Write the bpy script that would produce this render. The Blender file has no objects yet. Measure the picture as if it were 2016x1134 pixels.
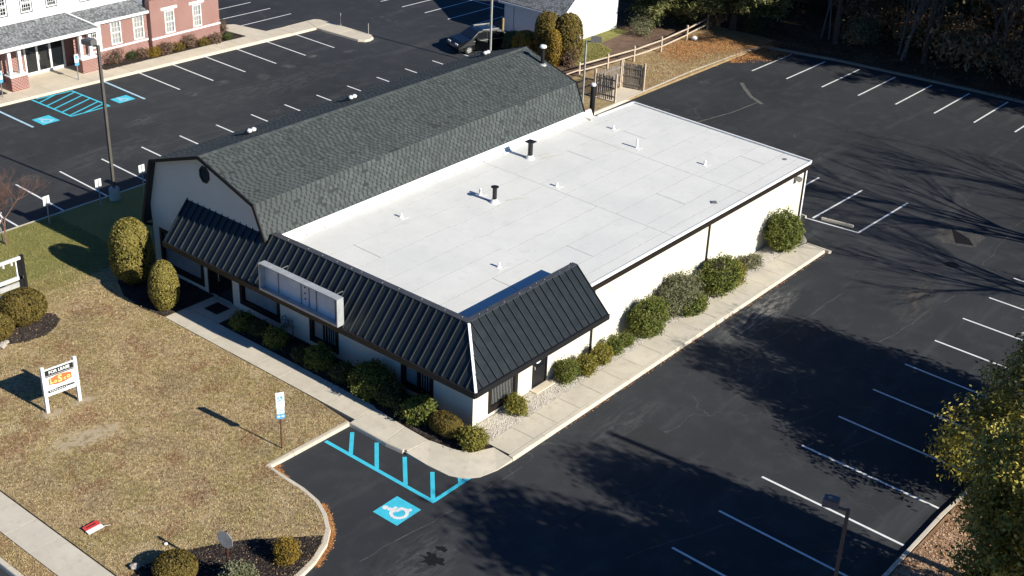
import bpy, bmesh, math, random
import numpy as np
from mathutils import Vector, Matrix

R = math.radians
random.seed(7)
rng = np.random.default_rng(11)
S = bpy.context.scene
COL = S.collection

# ------------------------------------------------------------------ camera, sky, sun, exposure
cam_d = bpy.data.cameras.new('camera')
cam = bpy.data.objects.new('camera', cam_d)
COL.objects.link(cam)
cam_d.sensor_width = 36.0
cam_d.lens = 46.571
cam_d.clip_start = 0.5
cam_d.clip_end = 2500
CAZ, CEL, CROLL = R(38.753), R(-27.724), R(2.361)
_d = Vector((math.cos(CEL) * math.cos(CAZ), math.cos(CEL) * math.sin(CAZ), math.sin(CEL)))
_r = _d.cross(Vector((0, 0, 1))).normalized()
_u = _r.cross(_d)
_r2 = _r * math.cos(CROLL) + _u * math.sin(CROLL)
_u2 = _u * math.cos(CROLL) - _r * math.sin(CROLL)
cam.matrix_world = Matrix(((_r2.x, _u2.x, -_d.x, -34.681), (_r2.y, _u2.y, -_d.y, -29.624),
                           (_r2.z, _u2.z, -_d.z, 30.467), (0, 0, 0, 1)))
S.camera = cam

SUN_EL, SUN_AZ = R(29.0), R(274.0)
world = bpy.data.worlds.new('World')
S.world = world
world.use_nodes = True
wn = world.node_tree
for n in list(wn.nodes):
    wn.nodes.remove(n)
sky = wn.nodes.new('ShaderNodeTexSky')
sky.sky_type = 'NISHITA'
sky.sun_disc = False
sky.sun_elevation = SUN_EL
sky.sun_rotation = R(176.0)
sky.altitude = 0
sky.air_density = 1.0
sky.dust_density = 0.2
sky.ozone_density = 10.0
bg = wn.nodes.new('ShaderNodeBackground')
bg.inputs['Strength'].default_value = 0.054
wo = wn.nodes.new('ShaderNodeOutputWorld')
deep = wn.nodes.new('ShaderNodeMix')          # a deep clear winter blue, the same over the whole sky
deep.data_type = 'RGBA'; deep.blend_type = 'MULTIPLY'
deep.inputs[0].default_value = 1.0
deep.inputs[7].default_value = (0.74, 1.04, 1.20, 1)
wn.links.new(sky.outputs[0], deep.inputs[6])
wn.links.new(deep.outputs[2], bg.inputs['Color'])
wn.links.new(bg.outputs[0], wo.inputs['Surface'])

sun_d = bpy.data.lights.new('sun', 'SUN')
sun_d.energy = 5.0
sun_d.angle = R(0.5)
sun_d.color = (1.0, 0.95, 0.835)
sun = bpy.data.objects.new('sun', sun_d)
COL.objects.link(sun)
_sv = Vector((math.cos(SUN_EL) * math.cos(SUN_AZ), math.cos(SUN_EL) * math.sin(SUN_AZ), math.sin(SUN_EL)))
sun.rotation_euler = _sv.to_track_quat('Z', 'Y').to_euler()
sun.location = (10, -60, 60)

S.view_settings.view_transform = 'Standard'
S.view_settings.look = 'None'
S.view_settings.gamma = 1.0
S.view_settings.use_curve_mapping = False
S.view_settings.exposure = 0.5
S.cycles.max_bounces = 6
S.cycles.diffuse_bounces = 3

# ------------------------------------------------------------------ helpers
ORG = {}


def props(o, label=None, cat=None, group=None, kind=None):
    if label: o['label'] = label
    if cat: o['category'] = cat
    if group: o['group'] = group
    if kind: o['kind'] = kind
    return o


def root(name, loc, label, cat, group=None):
    o = bpy.data.objects.new(name, None)
    o.empty_display_size = 0.2
    COL.objects.link(o)
    o.location = loc
    ORG[o.name] = Vector(loc)
    return props(o, label, cat, group)


def link(name, me, parent=None, kind=None):
    o = bpy.data.objects.new(name, me)
    COL.objects.link(o)
    if parent is not None:
        o.parent = parent
        ORG[o.name] = ORG[parent.name]
    else:
        ORG[o.name] = Vector((0, 0, 0))
    if kind: o['kind'] = kind
    return o


class MB:
    def __init__(s):
        s.v, s.f = [], []

    def quad(s, *p):
        i = len(s.v)
        s.v += [tuple(q) for q in p]
        s.f.append(tuple(range(i, i + len(p))))
        return s

    def box(s, x0, y0, z0, x1, y1, z1):
        x0, x1 = min(x0, x1), max(x0, x1); y0, y1 = min(y0, y1), max(y0, y1); z0, z1 = min(z0, z1), max(z0, z1)
        i = len(s.v)
        s.v += [(x0, y0, z0), (x1, y0, z0), (x1, y1, z0), (x0, y1, z0), (x0, y0, z1), (x1, y0, z1), (x1, y1, z1), (x0, y1, z1)]
        for f in ((0, 3, 2, 1), (4, 5, 6, 7), (0, 1, 5, 4), (1, 2, 6, 5), (2, 3, 7, 6), (3, 0, 4, 7)):
            s.f.append(tuple(i + k for k in f))
        return s

    def beam(s, p, q, w, h, up=(0, 0, 1)):
        p, q = Vector(p), Vector(q)
        d = (q - p).normalized()
        u = Vector(up)
        if abs(d.dot(u)) > 0.98: u = Vector((1, 0, 0))
        a = d.cross(u).normalized() * (w / 2)
        b = a.cross(d).normalized() * (h / 2)
        i = len(s.v)
        for c in (p, q):
            s.v += [tuple(c - a - b), tuple(c + a - b), tuple(c + a + b), tuple(c - a + b)]
        for f in ((3, 2, 1, 0), (4, 5, 6, 7), (0, 1, 5, 4), (1, 2, 6, 5), (2, 3, 7, 6), (3, 0, 4, 7)):
            s.f.append(tuple(i + k for k in f))
        return s

    def tube(s, p, q, r0, r1=None, n=8, caps=True):
        r1 = r0 if r1 is None else r1
        p, q = Vector(p), Vector(q)
        d = (q - p).normalized()
        u = Vector((0, 0, 1)) if abs(d.z) < 0.9 else Vector((1, 0, 0))
        a = d.cross(u).normalized(); b = d.cross(a)
        i = len(s.v)
        for c, r in ((p, r0), (q, r1)):
            for k in range(n):
                t = 2 * math.pi * k / n
                s.v.append(tuple(c + a * (r * math.cos(t)) + b * (r * math.sin(t))))
        for k in range(n):
            k2 = (k + 1) % n
            s.f.append((i + k, i + n + k, i + n + k2, i + k2))
        if caps:
            s.f.append(tuple(i + k for k in range(n)))
            s.f.append(tuple(i + n + k for k in reversed(range(n))))
        return s

    def path(s, pts, radii, n=6):
        for a, b, r0, r1 in zip(pts[:-1], pts[1:], radii[:-1], radii[1:]):
            s.tube(a, b, r0, r1, n, False)
        return s

    def lathe(s, c, prof, n=12):
        c = Vector(c); i = len(s.v)
        for r, z in prof:
            for k in range(n):
                t = 2 * math.pi * k / n
                s.v.append((c.x + r * math.cos(t), c.y + r * math.sin(t), c.z + z))
        for j in range(len(prof) - 1):
            for k in range(n):
                k2 = (k + 1) % n
                s.f.append((i + j * n + k, i + j * n + k2, i + (j + 1) * n + k2, i + (j + 1) * n + k))
        s.f.append(tuple(i + k for k in reversed(range(n))))
        s.f.append(tuple(i + (len(prof) - 1) * n + k for k in range(n)))
        return s

    def prism(s, poly, z0, z1):
        n = len(poly); i = len(s.v)
        area = sum(poly[k][0] * poly[(k + 1) % n][1] - poly[(k + 1) % n][0] * poly[k][1] for k in range(n))
        if area < 0: poly = list(reversed(poly))
        s.v += [(x, y, z0) for x, y in poly] + [(x, y, z1) for x, y in poly]
        s.f.append(tuple(i + k for k in reversed(range(n))))
        s.f.append(tuple(i + n + k for k in range(n)))
        for k in range(n):
            k2 = (k + 1) % n
            s.f.append((i + k, i + k2, i + n + k2, i + n + k))
        return s

    def extr(s, pts, off):
        """polygon pts (3D) extruded by vector off"""
        n = len(pts); i = len(s.v); off = Vector(off)
        s.v += [tuple(p) for p in pts] + [tuple(Vector(p) + off) for p in pts]
        s.f.append(tuple(i + k for k in range(n)))
        s.f.append(tuple(i + n + k for k in reversed(range(n))))
        for k in range(n):
            k2 = (k + 1) % n
            s.f.append((i + k2, i + k, i + n + k, i + n + k2))
        return s

    def mesh(s, name, mat, org=(0, 0, 0), smooth=False):
        me = bpy.data.meshes.new(name)
        o = Vector(org)
        me.from_pydata([(x - o.x, y - o.y, z - o.z) for x, y, z in s.v], [], s.f)
        if mat is not None:
            me.materials.append(mat)
        bm = bmesh.new(); bm.from_mesh(me)
        bmesh.ops.recalc_face_normals(bm, faces=bm.faces)
        bm.to_mesh(me); bm.free()
        if smooth:
            me.polygons.foreach_set('use_smooth', [True] * len(me.polygons))
        me.update()
        return me

    def build(s, name, mat, parent=None, kind=None, smooth=False):
        org = ORG[parent.name] if parent is not None else Vector((0, 0, 0))
        return link(name, s.mesh(name, mat, org, smooth), parent, kind)


def thing_mesh(mb, name, mat, loc, label, cat, group=None, smooth=False):
    me = mb.mesh(name, mat, loc, smooth)
    o = link(name, me); o.location = loc
    ORG[o.name] = Vector(loc)
    return props(o, label, cat, group)


def np_mesh(name, Q, mats, idx=None, org=(0, 0, 0)):
    """Q: (n, k, 3) polygons of k corners"""
    n, k, _ = Q.shape
    me = bpy.data.meshes.new(name)
    me.vertices.add(n * k)
    me.vertices.foreach_set('co', (Q - np.array(org)).astype(np.float32).ravel())
    me.loops.add(n * k)
    me.loops.foreach_set('vertex_index', np.arange(n * k, dtype=np.int32))
    me.polygons.add(n)
    me.polygons.foreach_set('loop_start', np.arange(0, n * k, k, dtype=np.int32))
    me.polygons.foreach_set('loop_total', np.full(n, k, dtype=np.int32))
    for m in mats: me.materials.append(m)
    if idx is not None:
        me.polygons.foreach_set('material_index', idx.astype(np.int32))
    me.update(calc_edges=True)
    return me


def inpoly(P, poly):
    x, y = P[:, 0], P[:, 1]
    r = np.zeros(len(P), bool)
    n = len(poly); j = n - 1
    for i in range(n):
        xi, yi = poly[i]; xj, yj = poly[j]
        c = ((yi > y) != (yj > y)) & (x < (xj - xi) * (y - yi) / (yj - yi + 1e-12) + xi)
        r ^= c
        j = i
    return r


# ------------------------------------------------------------------ materials
class NT:
    def __init__(s, name):
        s.m = bpy.data.materials.new(name)
        s.m.use_nodes = True
        s.t = s.m.node_tree
        s.b = s.t.nodes['Principled BSDF']
        s._pos = None

    def n(s, typ, **kw):
        nd = s.t.nodes.new(typ)
        for k, v in kw.items():
            setattr(nd, k, v)
        return nd

    def l(s, a, b):
        s.t.links.new(a, b)

    @property
    def pos(s):
        if s._pos is None:
            s._pos = s.n('ShaderNodeNewGeometry').outputs['Position']
        return s._pos

    def noise(s, scale, detail=4, rough=0.6, vec=None, dist=0.0):
        nd = s.n('ShaderNodeTexNoise')
        nd.inputs['Scale'].default_value = scale
        nd.inputs['Detail'].default_value = detail
        nd.inputs['Roughness'].default_value = rough
        nd.inputs['Distortion'].default_value = dist
        s.l(vec if vec is not None else s.pos, nd.inputs['Vector'])
        return nd.outputs['Fac']

    def ramp(s, fac, stops, interp='LINEAR'):
        nd = s.n('ShaderNodeValToRGB')
        nd.color_ramp.interpolation = interp
        el = nd.color_ramp.elements
        while len(el) < len(stops): el.new(0.5)
        for e, (p, c) in zip(el, stops):
            e.position = p
            e.color = (c[0], c[1], c[2], 1) if hasattr(c, '__len__') else (c, c, c, 1)
        s.l(fac, nd.inputs['Fac'])
        return nd.outputs['Color']

    def mix(s, fac, a, b, mode='MIX'):
        nd = s.n('ShaderNodeMix')
        nd.data_type = 'RGBA'; nd.blend_type = mode
        for v, k in ((fac, 0), (a, 6), (b, 7)):
            if hasattr(v, 'is_linked') or hasattr(v, 'links'):
                s.l(v, nd.inputs[k])
            elif k == 0:
                nd.inputs[0].default_value = v
            else:
                nd.inputs[k].default_value = (v[0], v[1], v[2], 1)
        return nd.outputs[2]

    def math(s, op, a, b=None):
        nd = s.n('ShaderNodeMath'); nd.operation = op
        for i, v in enumerate((a, b)):
            if v is None: continue
            if hasattr(v, 'links'): s.l(v, nd.inputs[i])
            else: nd.inputs[i].default_value = v
        return nd.outputs[0]

    def mapped(s, scale=(1, 1, 1), rot=(0, 0, 0)):
        nd = s.n('ShaderNodeMapping')
        nd.inputs['Scale'].default_value = scale
        nd.inputs['Rotation'].default_value = rot
        s.l(s.pos, nd.inputs['Vector'])
        return nd.outputs[0]

    def bump(s, h, strength=0.3, dist=0.02):
        nd = s.n('ShaderNodeBump')
        nd.inputs['Strength'].default_value = strength
        nd.inputs['Distance'].default_value = dist
        s.l(h, nd.inputs['Height'])
        s.l(nd.outputs[0], s.b.inputs['Normal'])

    def island(s):
        return s.n('ShaderNodeNewGeometry').outputs['Random Per Island']

    def objrand(s):
        return s.n('ShaderNodeObjectInfo').outputs['Random']

    def done(s, col=None, rough=0.8, metal=0.0, spec=0.3):
        if col is not None:
            if hasattr(col, 'links'): s.l(col, s.b.inputs['Base Color'])
            else: s.b.inputs['Base Color'].default_value = (col[0], col[1], col[2], 1)
        if hasattr(rough, 'links'): s.l(rough, s.b.inputs['Roughness'])
        else: s.b.inputs['Roughness'].default_value = rough
        s.b.inputs['Metallic'].default_value = metal
        s.b.inputs['Specular IOR Level'].default_value = spec
        return s.m


def plain(name, col, rough=0.7, metal=0.0, spec=0.3, var=0.18, scale=2.5, bump=0.0):
    t = NT(name)
    f = t.noise(scale, 5, 0.65)
    c = t.ramp(f, [(0.3, [x * (1 - var) for x in col]), (0.7, [min(1, x * (1 + var)) for x in col])])
    if bump: t.bump(t.noise(scale * 14, 3), bump, 0.01)
    return t.done(c, rough, metal, spec)


def leafmat(name, cols, rough=0.6, spec=0.25, trans=0.25):
    t = NT(name)
    n = len(cols)
    c = t.ramp(t.island(), [(i / max(1, n - 1), c) for i, c in enumerate(cols)])
    big = t.noise(1.3, 2)
    c2 = t.mix(t.ramp(big, [(0.35, 0.0), (0.65, 1.0)]), c, t.mix(0.5, c, cols[-1]))
    m = t.done(c2, rough, 0, spec)
    tr = t.n('ShaderNodeBsdfTranslucent')
    t.l(c2, tr.inputs['Color'])
    mx = t.n('ShaderNodeMixShader'); mx.inputs[0].default_value = trans
    out = t.t.nodes['Material Output']
    t.l(t.b.outputs[0], mx.inputs[1]); t.l(tr.outputs[0], mx.inputs[2]); t.l(mx.outputs[0], out.inputs['Surface'])
    return m


def m_asphalt():
    t = NT('asphalt')
    big = t.noise(0.10, 5, 0.6)
    mid = t.noise(0.8, 6, 0.7)
    fine = t.noise(38, 3, 0.8)
    c = t.ramp(big, [(0.3, (0.026, 0.0285, 0.032)), (0.72, (0.047, 0.050, 0.055))])
    c = t.mix(t.ramp(mid, [(0.50, 0.0), (0.78, 0.5)]), c, (0.075, 0.077, 0.08))
    c = t.mix(t.ramp(fine, [(0.35, 0.35), (0.6, 0.0)]), c, (0.016, 0.017, 0.02))
    c = t.mix(t.ramp(t.noise(75, 2, 0.6), [(0.66, 0.0), (0.8, 0.6)]), c, (0.15, 0.15, 0.145))
    # stretched wheel-worn streaks along the aisles
    st = t.noise(1.0, 5, 0.65, t.mapped((0.10, 0.75, 1), (0, 0, R(4))))
    c = t.mix(t.ramp(st, [(0.56, 0.0), (0.74, 0.45)]), c, (0.085, 0.086, 0.088))
    # sealed and open cracks
    v = t.n('ShaderNodeTexVoronoi', feature='DISTANCE_TO_EDGE')
    v.inputs['Scale'].default_value = 0.17
    wv = t.n('ShaderNodeVectorMath'); wv.operation = 'ADD'
    nz = t.n('ShaderNodeTexNoise'); nz.inputs['Scale'].default_value = 0.55; nz.inputs['Detail'].default_value = 6
    t.l(t.pos, nz.inputs['Vector'])
    sc = t.n('ShaderNodeVectorMath'); sc.operation = 'SCALE'; sc.inputs['Scale'].default_value = 2.6
    t.l(nz.outputs['Color'], sc.inputs[0])
    t.l(t.pos, wv.inputs[0]); t.l(sc.outputs[0], wv.inputs[1]); t.l(wv.outputs[0], v.inputs['Vector'])
    crack = t.ramp(v.outputs['Distance'], [(0.0, 1.0), (0.0055, 0.0)])
    gate = t.ramp(t.noise(0.22, 3), [(0.45, 0.0), (0.6, 0.75)])
    k = t.mix(1.0, crack, gate, 'MULTIPLY')
    which = t.ramp(t.noise(0.09, 2), [(0.45, (0.012, 0.012, 0.013)), (0.55, (0.11, 0.105, 0.10))])
    c = t.mix(k, c, which)
    # pale washed-out mark beside the kerb
    def mark(cx, cy, rx, ry, rot, amt, col, c):
        mp = t.n('ShaderNodeMapping'); mp.vector_type = 'TEXTURE'
        mp.inputs['Location'].default_value = (cx, cy, -0.15)
        mp.inputs['Rotation'].default_value = (0, 0, rot)
        mp.inputs['Scale'].default_value = (rx, ry, 1)
        t.l(t.pos, mp.inputs['Vector'])
        g = t.n('ShaderNodeTexGradient', gradient_type='SPHERICAL'); t.l(mp.outputs[0], g.inputs[0])
        nn = t.noise(2.2, 6, 0.75, t.mapped((0.6, 2.2, 1), (0, 0, rot)))
        mm = t.math('MULTIPLY', g.outputs['Fac'], t.ramp(nn, [(0.45, 0.0), (0.62, 1.0)]))
        mm = t.math('MULTIPLY', mm, amt)
        return t.mix(mm, c, col)
    c = mark(17.0, -3.6, 4.2, 1.0, R(2), 1.7, (0.22, 0.21, 0.19), c)
    c = mark(4.5, -4.3, 3.0, 1.0, 0, 0.7, (0.12, 0.115, 0.11), c)
    c = mark(-7.5, -4.2, 3.0, 1.4, R(10), 0.8, (0.11, 0.105, 0.10), c)
    c = mark(24.0, -8.6, 4.0, 1.2, R(15), 1.0, (0.10, 0.085, 0.07), c)
    c = mark(7.5, 35.0, 6.0, 2.0, R(3), 0.55, (0.11, 0.11, 0.11), c)
    c = mark(22.0, 37.5, 9.0, 2.2, R(0), 0.5, (0.11, 0.11, 0.11), c)
    for k in range(7):
        c = mark(17.5 + 2.77 * k, 40.2 + 0.5 * math.sin(k * 2.1), 0.75, 0.6, 0.5 * k, 0.9, (0.16, 0.155, 0.15), c)
    c = mark(12.0, 38.5, 1.6, 0.9, 0.2, 0.8, (0.14, 0.135, 0.13), c)
    c = mark(12.0, -6.5, 3.5, 0.8, 0.1, 0.6, (0.11, 0.108, 0.104), c)
    t.bump(fine, 0.35, 0.006)
    return t.done(c, 0.86, 0, 0.28)


def m_lawn():  # colours shared with the blades through turf_patches
    t = NT('dry_grass_turf')
    big = t.noise(0.35, 5, 0.65)
    mid = t.noise(2.4, 5, 0.7)
    fine = t.noise(26, 4, 0.75)
    c = t.ramp(mid, [(0.28, (0.35, 0.25, 0.13)), (0.5, (0.48, 0.36, 0.19)), (0.72, (0.60, 0.47, 0.265))])
    c = turf_patches(t, c)
    for (wx, wy, wr) in ((-11.0, 13.2, 0.55), (-9.6, 13.1, 0.6), (-11.6, 10.9, 1.5), (-10.4, 10.6, 1.2)):
        mp = t.n('ShaderNodeMapping'); mp.vector_type = 'TEXTURE'
        mp.inputs['Location'].default_value = (wx, wy, 0); mp.inputs['Scale'].default_value = (wr, wr * 0.6, 1)
        t.l(t.pos, mp.inputs['Vector'])
        g = t.n('ShaderNodeTexGradient', gradient_type='SPHERICAL'); t.l(mp.outputs[0], g.inputs[0])
        mm = t.math('MULTIPLY', t.math('MULTIPLY', g.outputs['Fac'], t.ramp(t.noise(2.5, 5, 0.7), [(0.42, 0.0), (0.55, 1.0)])), 2.0)
        c = t.mix(t.math('MINIMUM', mm, 0.85), c, (0.66, 0.53, 0.36))
    # the greener turf towards the side of the building
    sx = t.n('ShaderNodeSeparateXYZ'); t.l(t.pos, sx.inputs[0])
    yy = t.math('ADD', sx.outputs['Y'], t.math('MULTIPLY', big, 5.0))
    c = t.mix(t.ramp(t.math('DIVIDE', yy, 40.0), [(0.60, 0.0), (0.655, 0.85)]), c, (0.24, 0.25, 0.075))
    c = t.mix(t.ramp(fine, [(0.34, 0.6), (0.56, 0.0)]), c, (0.11, 0.08, 0.04))
    t.bump(fine, 0.9, 0.05)
    return t.done(c, 0.95, 0, 0.1)


def m_turf(name, c1, c2, c3, scale=1.6, bump=0.8):
    t = NT(name)
    c = t.ramp(t.noise(scale, 6, 0.7), [(0.3, c1), (0.52, c2), (0.7, c3)])
    fine = t.noise(24, 4, 0.75)
    c = t.mix(t.ramp(fine, [(0.34, 0.6), (0.55, 0.0)]), c, [x * 0.3 for x in c1])
    t.bump(fine, bump, 0.05)
    return t.done(c, 0.95, 0, 0.1)


def m_concrete(name, col, stain=0.45):
    t = NT(name)
    c = t.ramp(t.noise(0.7, 6, 0.65), [(0.3, [x * 0.86 for x in col]), (0.7, [x * 1.08 for x in col])])
    c = t.mix(t.ramp(t.noise(2.6, 7, 0.75), [(0.52, 0.0), (0.72, stain)]), c, [x * 0.5 for x in col])
    c = t.mix(t.ramp(t.objrand(), [(0.0, 0.0), (1.0, 0.16)]), c, [x * 0.6 for x in col])
    fine = t.noise(55, 3, 0.7)
    c = t.mix(t.ramp(fine, [(0.36, 0.25), (0.55, 0.0)]), c, [x * 0.55 for x in col])
    t.bump(fine, 0.2, 0.005)
    return t.done(c, 0.9, 0, 0.2)


def m_brick(name='red_brick'):
    t = NT(name)
    sx = t.n('ShaderNodeSeparateXYZ'); t.l(t.pos, sx.inputs[0])
    cb = t.n('ShaderNodeCombineXYZ')
    t.l(t.math('ADD', sx.outputs['X'], sx.outputs['Y']), cb.inputs[0]); t.l(sx.outputs['Z'], cb.inputs[1])
    b = t.n('ShaderNodeTexBrick')
    b.inputs['Scale'].default_value = 1.0
    b.inputs['Brick Width'].default_value = 0.24
    b.inputs['Row Height'].default_value = 0.10
    b.inputs['Mortar Size'].default_value = 0.017
    b.inputs['Color1'].default_value = (0.15, 0.036, 0.028, 1)
    b.inputs['Color2'].default_value = (0.26, 0.075, 0.055, 1)
    b.inputs['Mortar'].default_value = (0.50, 0.40, 0.36, 1)
    t.l(cb.outputs[0], b.inputs['Vector'])
    c = t.mix(t.ramp(t.noise(1.0, 3), [(0.3, 0.0), (0.7, 0.3)]), b.outputs['Color'], (0.22, 0.075, 0.058))
    t.bump(b.outputs['Fac'], -0.4, 0.01)
    return t.done(c, 0.9, 0, 0.2)


def m_shingle(name, c1, c2, objvar=True):
    t = NT(name)
    c = t.ramp(t.island(), [(0.0, c1), (0.55, c2), (1.0, [x * 1.18 for x in c2])])
    c = t.mix(t.ramp(t.noise(0.35, 5, 0.7), [(0.4, 0.0), (0.7, 0.3)]), c, [x * 0.55 for x in c1])
    fine = t.noise(60, 2, 0.7)
    c = t.mix(t.ramp(fine, [(0.35, 0.3), (0.6, 0.0)]), c, [x * 0.4 for x in c1])
    return t.done(c, 0.92, 0, 0.2)


def m_siding(name, col, step=0.115):
    t = NT(name)
    sx = t.n('ShaderNodeSeparateXYZ'); t.l(t.pos, sx.inputs[0])
    fr = t.math('FRACT', t.math('DIVIDE', sx.outputs['Z'], step))
    c = t.ramp(t.noise(0.8, 4), [(0.3, [x * 0.95 for x in col]), (0.7, col)])
    c = t.mix(t.ramp(fr, [(0.0, 0.35), (0.10, 0.0)]), c, [x * 0.6 for x in col])
    t.bump(fr, 0.5, 0.012)
    return t.done(c, 0.6, 0, 0.3)


def m_roofwhite():
    t = NT('white_roof_membrane')
    c = t.ramp(t.noise(0.5, 6, 0.7), [(0.3, (0.675, 0.668, 0.635)), (0.7, (0.745, 0.735, 0.70))])
    c = t.mix(t.ramp(t.objrand(), [(0, 0.0), (1, 0.10)]), c, (0.62, 0.61, 0.59))
    c = t.mix(t.ramp(t.noise(1.7, 7, 0.7), [(0.54, 0.0), (0.68, 0.35)]), c, (0.55, 0.545, 0.52))
    c = t.mix(t.ramp(t.noise(0.22, 4, 0.6), [(0.5, 0.0), (0.62, 0.35)]), c, (0.60, 0.60, 0.585))
    c = t.mix(t.ramp(t.noise(9.0, 4, 0.7, t.mapped((0.25, 1.0, 1))), [(0.60, 0.0), (0.72, 0.4)]), c, (0.48, 0.475, 0.45))
    t.bump(t.noise(6, 4), 0.08, 0.01)
    return t.done(c, 0.62, 0, 0.3)


def m_metalroof():
    t = NT('dark_standing_seam_metal')
    c = t.ramp(t.noise(0.9, 4), [(0.3, (0.014, 0.0205, 0.0245)), (0.7, (0.019, 0.027, 0.032))])
    c = t.mix(t.ramp(t.objrand(), [(0, 0.0), (1, 0.25)]), c, (0.018, 0.022, 0.026))
    r = t.ramp(t.noise(3.0, 4), [(0.3, 0.36), (0.7, 0.5)])
    return t.done(c, r, 0.25, 0.5)


MAT = {}
MAT['asphalt'] = m_asphalt()
MAT['yard'] = m_turf('dry_yard_grass', (0.30, 0.20, 0.105), (0.44, 0.31, 0.16), (0.54, 0.42, 0.25))
MAT['green_yard'] = m_turf('pale_green_grass', (0.16, 0.16, 0.05), (0.27, 0.26, 0.085), (0.36, 0.33, 0.13))
MAT['path'] = m_turf('bare_soil_path', (0.13, 0.085, 0.062), (0.19, 0.125, 0.09), (0.25, 0.17, 0.125), 1.2, 0.5)
MAT['verge'] = m_turf('leaf_covered_verge', (0.26, 0.13, 0.075), (0.42, 0.245, 0.14), (0.55, 0.37, 0.22), 3.0, 0.9)
MAT['woodland'] = m_turf('woodland_leaf_floor', (0.05, 0.031, 0.019), (0.12, 0.072, 0.042), (0.25, 0.15, 0.085), 0.5, 0.9)
MAT['mulch'] = m_turf('dark_bark_mulch', (0.020, 0.015, 0.013), (0.036, 0.028, 0.025), (0.065, 0.052, 0.047), 5.0, 1.0)
MAT['redmulch'] = m_turf('reddish_mulch_edge', (0.12, 0.05, 0.03), (0.2, 0.09, 0.055), (0.26, 0.13, 0.08), 4.0, 0.9)
MAT['concrete'] = m_concrete('sidewalk_concrete', (0.66, 0.595, 0.485))
MAT['concrete_w'] = m_concrete('warm_walk_concrete', (0.70, 0.61, 0.48), 0.15)
MAT['kerb'] = m_concrete('kerb_concrete', (0.66, 0.59, 0.48), 0.3)
MAT['kerbdark'] = m_concrete('dark_brown_kerb_concrete', (0.27, 0.23, 0.185), 0.5)  # darker brown, for the leaves covering this kerb
MAT['joint'] = plain('dark_joint', (0.12, 0.11, 0.10))
def m_paint(name, col, wear=0.5):
    t = NT(name)
    c = t.ramp(t.noise(3, 4), [(0.3, [x * 0.88 for x in col]), (0.7, [min(1, x * 1.08) for x in col])])
    w = t.noise(14, 6, 0.8)
    c = t.mix(t.ramp(w, [(0.57, 0.0), (0.66, wear)]), c, (0.05, 0.052, 0.055))
    return t.done(c, 0.7, 0, 0.3)


MAT['blue'] = m_paint('blue_road_paint', (0.06, 0.56, 0.73), 0.55)
MAT['line'] = m_paint('white_road_paint', (0.80, 0.80, 0.79), 0.45)
MAT['bluewhite'] = plain('pale_blue_road_paint', (0.42, 0.62, 0.76), 0.65, var=0.2, scale=5)
MAT['gravel'] = leafmat('white_gravel', [(0.34, 0.30, 0.25), (0.46, 0.42, 0.36), (0.62, 0.58, 0.52)], 0.9, 0.2, 0.0)
MAT['gravelbed'] = m_turf('pale_gravel_bed', (0.36, 0.32, 0.27), (0.5, 0.46, 0.4), (0.6, 0.57, 0.52), 6, 0.9)
MAT['wall'] = plain('cream_stucco', (0.74, 0.70, 0.59), 0.88, var=0.035, scale=0.9, bump=0.08)
MAT['trim'] = plain('dark_brown_trim', (0.019, 0.014, 0.013), 0.5, var=0.15)
MAT['blacktrim'] = plain('black_trim', (0.014, 0.014, 0.016), 0.5, var=0.15)
MAT['cap'] = plain('grey_metal_coping', (0.085, 0.088, 0.095), 0.45, 0.3, 0.5)
MAT['metalroof'] = m_metalroof()
MAT['ribmetal'] = plain('sunlit_seam_metal', (0.045, 0.050, 0.053), 0.4, 0.25, 0.5)  # ribs paler than the pans: sun caught on the seams, as colour
MAT['membrane'] = m_roofwhite()
MAT['seam'] = plain('roof_seam_grey', (0.36, 0.36, 0.355), 0.8)
MAT['ruststain'] = plain('tan_roof_stain', (0.58, 0.53, 0.42), 0.8, var=0.15, scale=5)
MAT['seamline'] = plain('dusty_seam_line', (0.50, 0.495, 0.47), 0.8, var=0.12, scale=4)
MAT['flash'] = plain('white_flashing', (0.82, 0.82, 0.80), 0.55, var=0.05)
MAT['shingle'] = m_shingle('charcoal_shingle', (0.066, 0.076, 0.075), (0.088, 0.100, 0.098))
MAT['shinglebase'] = plain('dark_shingle_underlay', (0.036, 0.041, 0.042), 0.95)  # dark underlay seen in the gaps between the tabs
MAT['greyshingle'] = m_shingle('grey_shingle', (0.14, 0.145, 0.15), (0.26, 0.27, 0.28))
MAT['greybase'] = plain('grey_shingle_base', (0.09, 0.095, 0.10), 0.95)
MAT['brick'] = m_brick()
MAT['white'] = plain('white_paint', (0.80, 0.80, 0.78), 0.5, var=0.04)
MAT['siding'] = m_siding('white_lap_siding', (0.80, 0.80, 0.79))
MAT['garagesiding'] = m_siding('white_vinyl_siding', (0.78, 0.78, 0.77), 0.2)
MAT['cabinet'] = plain('pale_metal_cabinet', (0.46, 0.47, 0.47), 0.4, 0.2, 0.4)
MAT['cabin_in'] = plain('white_cabinet_lining', (0.68, 0.69, 0.70), 0.5, var=0.12, scale=1.2)
MAT['black'] = plain('black_metal', (0.012, 0.012, 0.013), 0.45, 0.1, 0.5)
MAT['bronze'] = plain('dark_bronze_metal', (0.15, 0.132, 0.115), 0.5, 0.4, 0.5)
MAT['headgrey'] = plain('grey_painted_lamp_housing', (0.17, 0.165, 0.16), 0.5, 0.2)
MAT['greymetal'] = plain('grey_metal', (0.28, 0.28, 0.28), 0.45, 0.5, 0.5)
MAT['palemetal'] = plain('galvanised_metal', (0.50, 0.49, 0.46), 0.5, 0.4, 0.5)
MAT['brownpost'] = plain('brown_steel_post', (0.12, 0.05, 0.035), 0.6)
MAT['rail'] = plain('weathered_rail_wood', (0.52, 0.42, 0.32), 0.9, var=0.25, scale=6)
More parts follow.
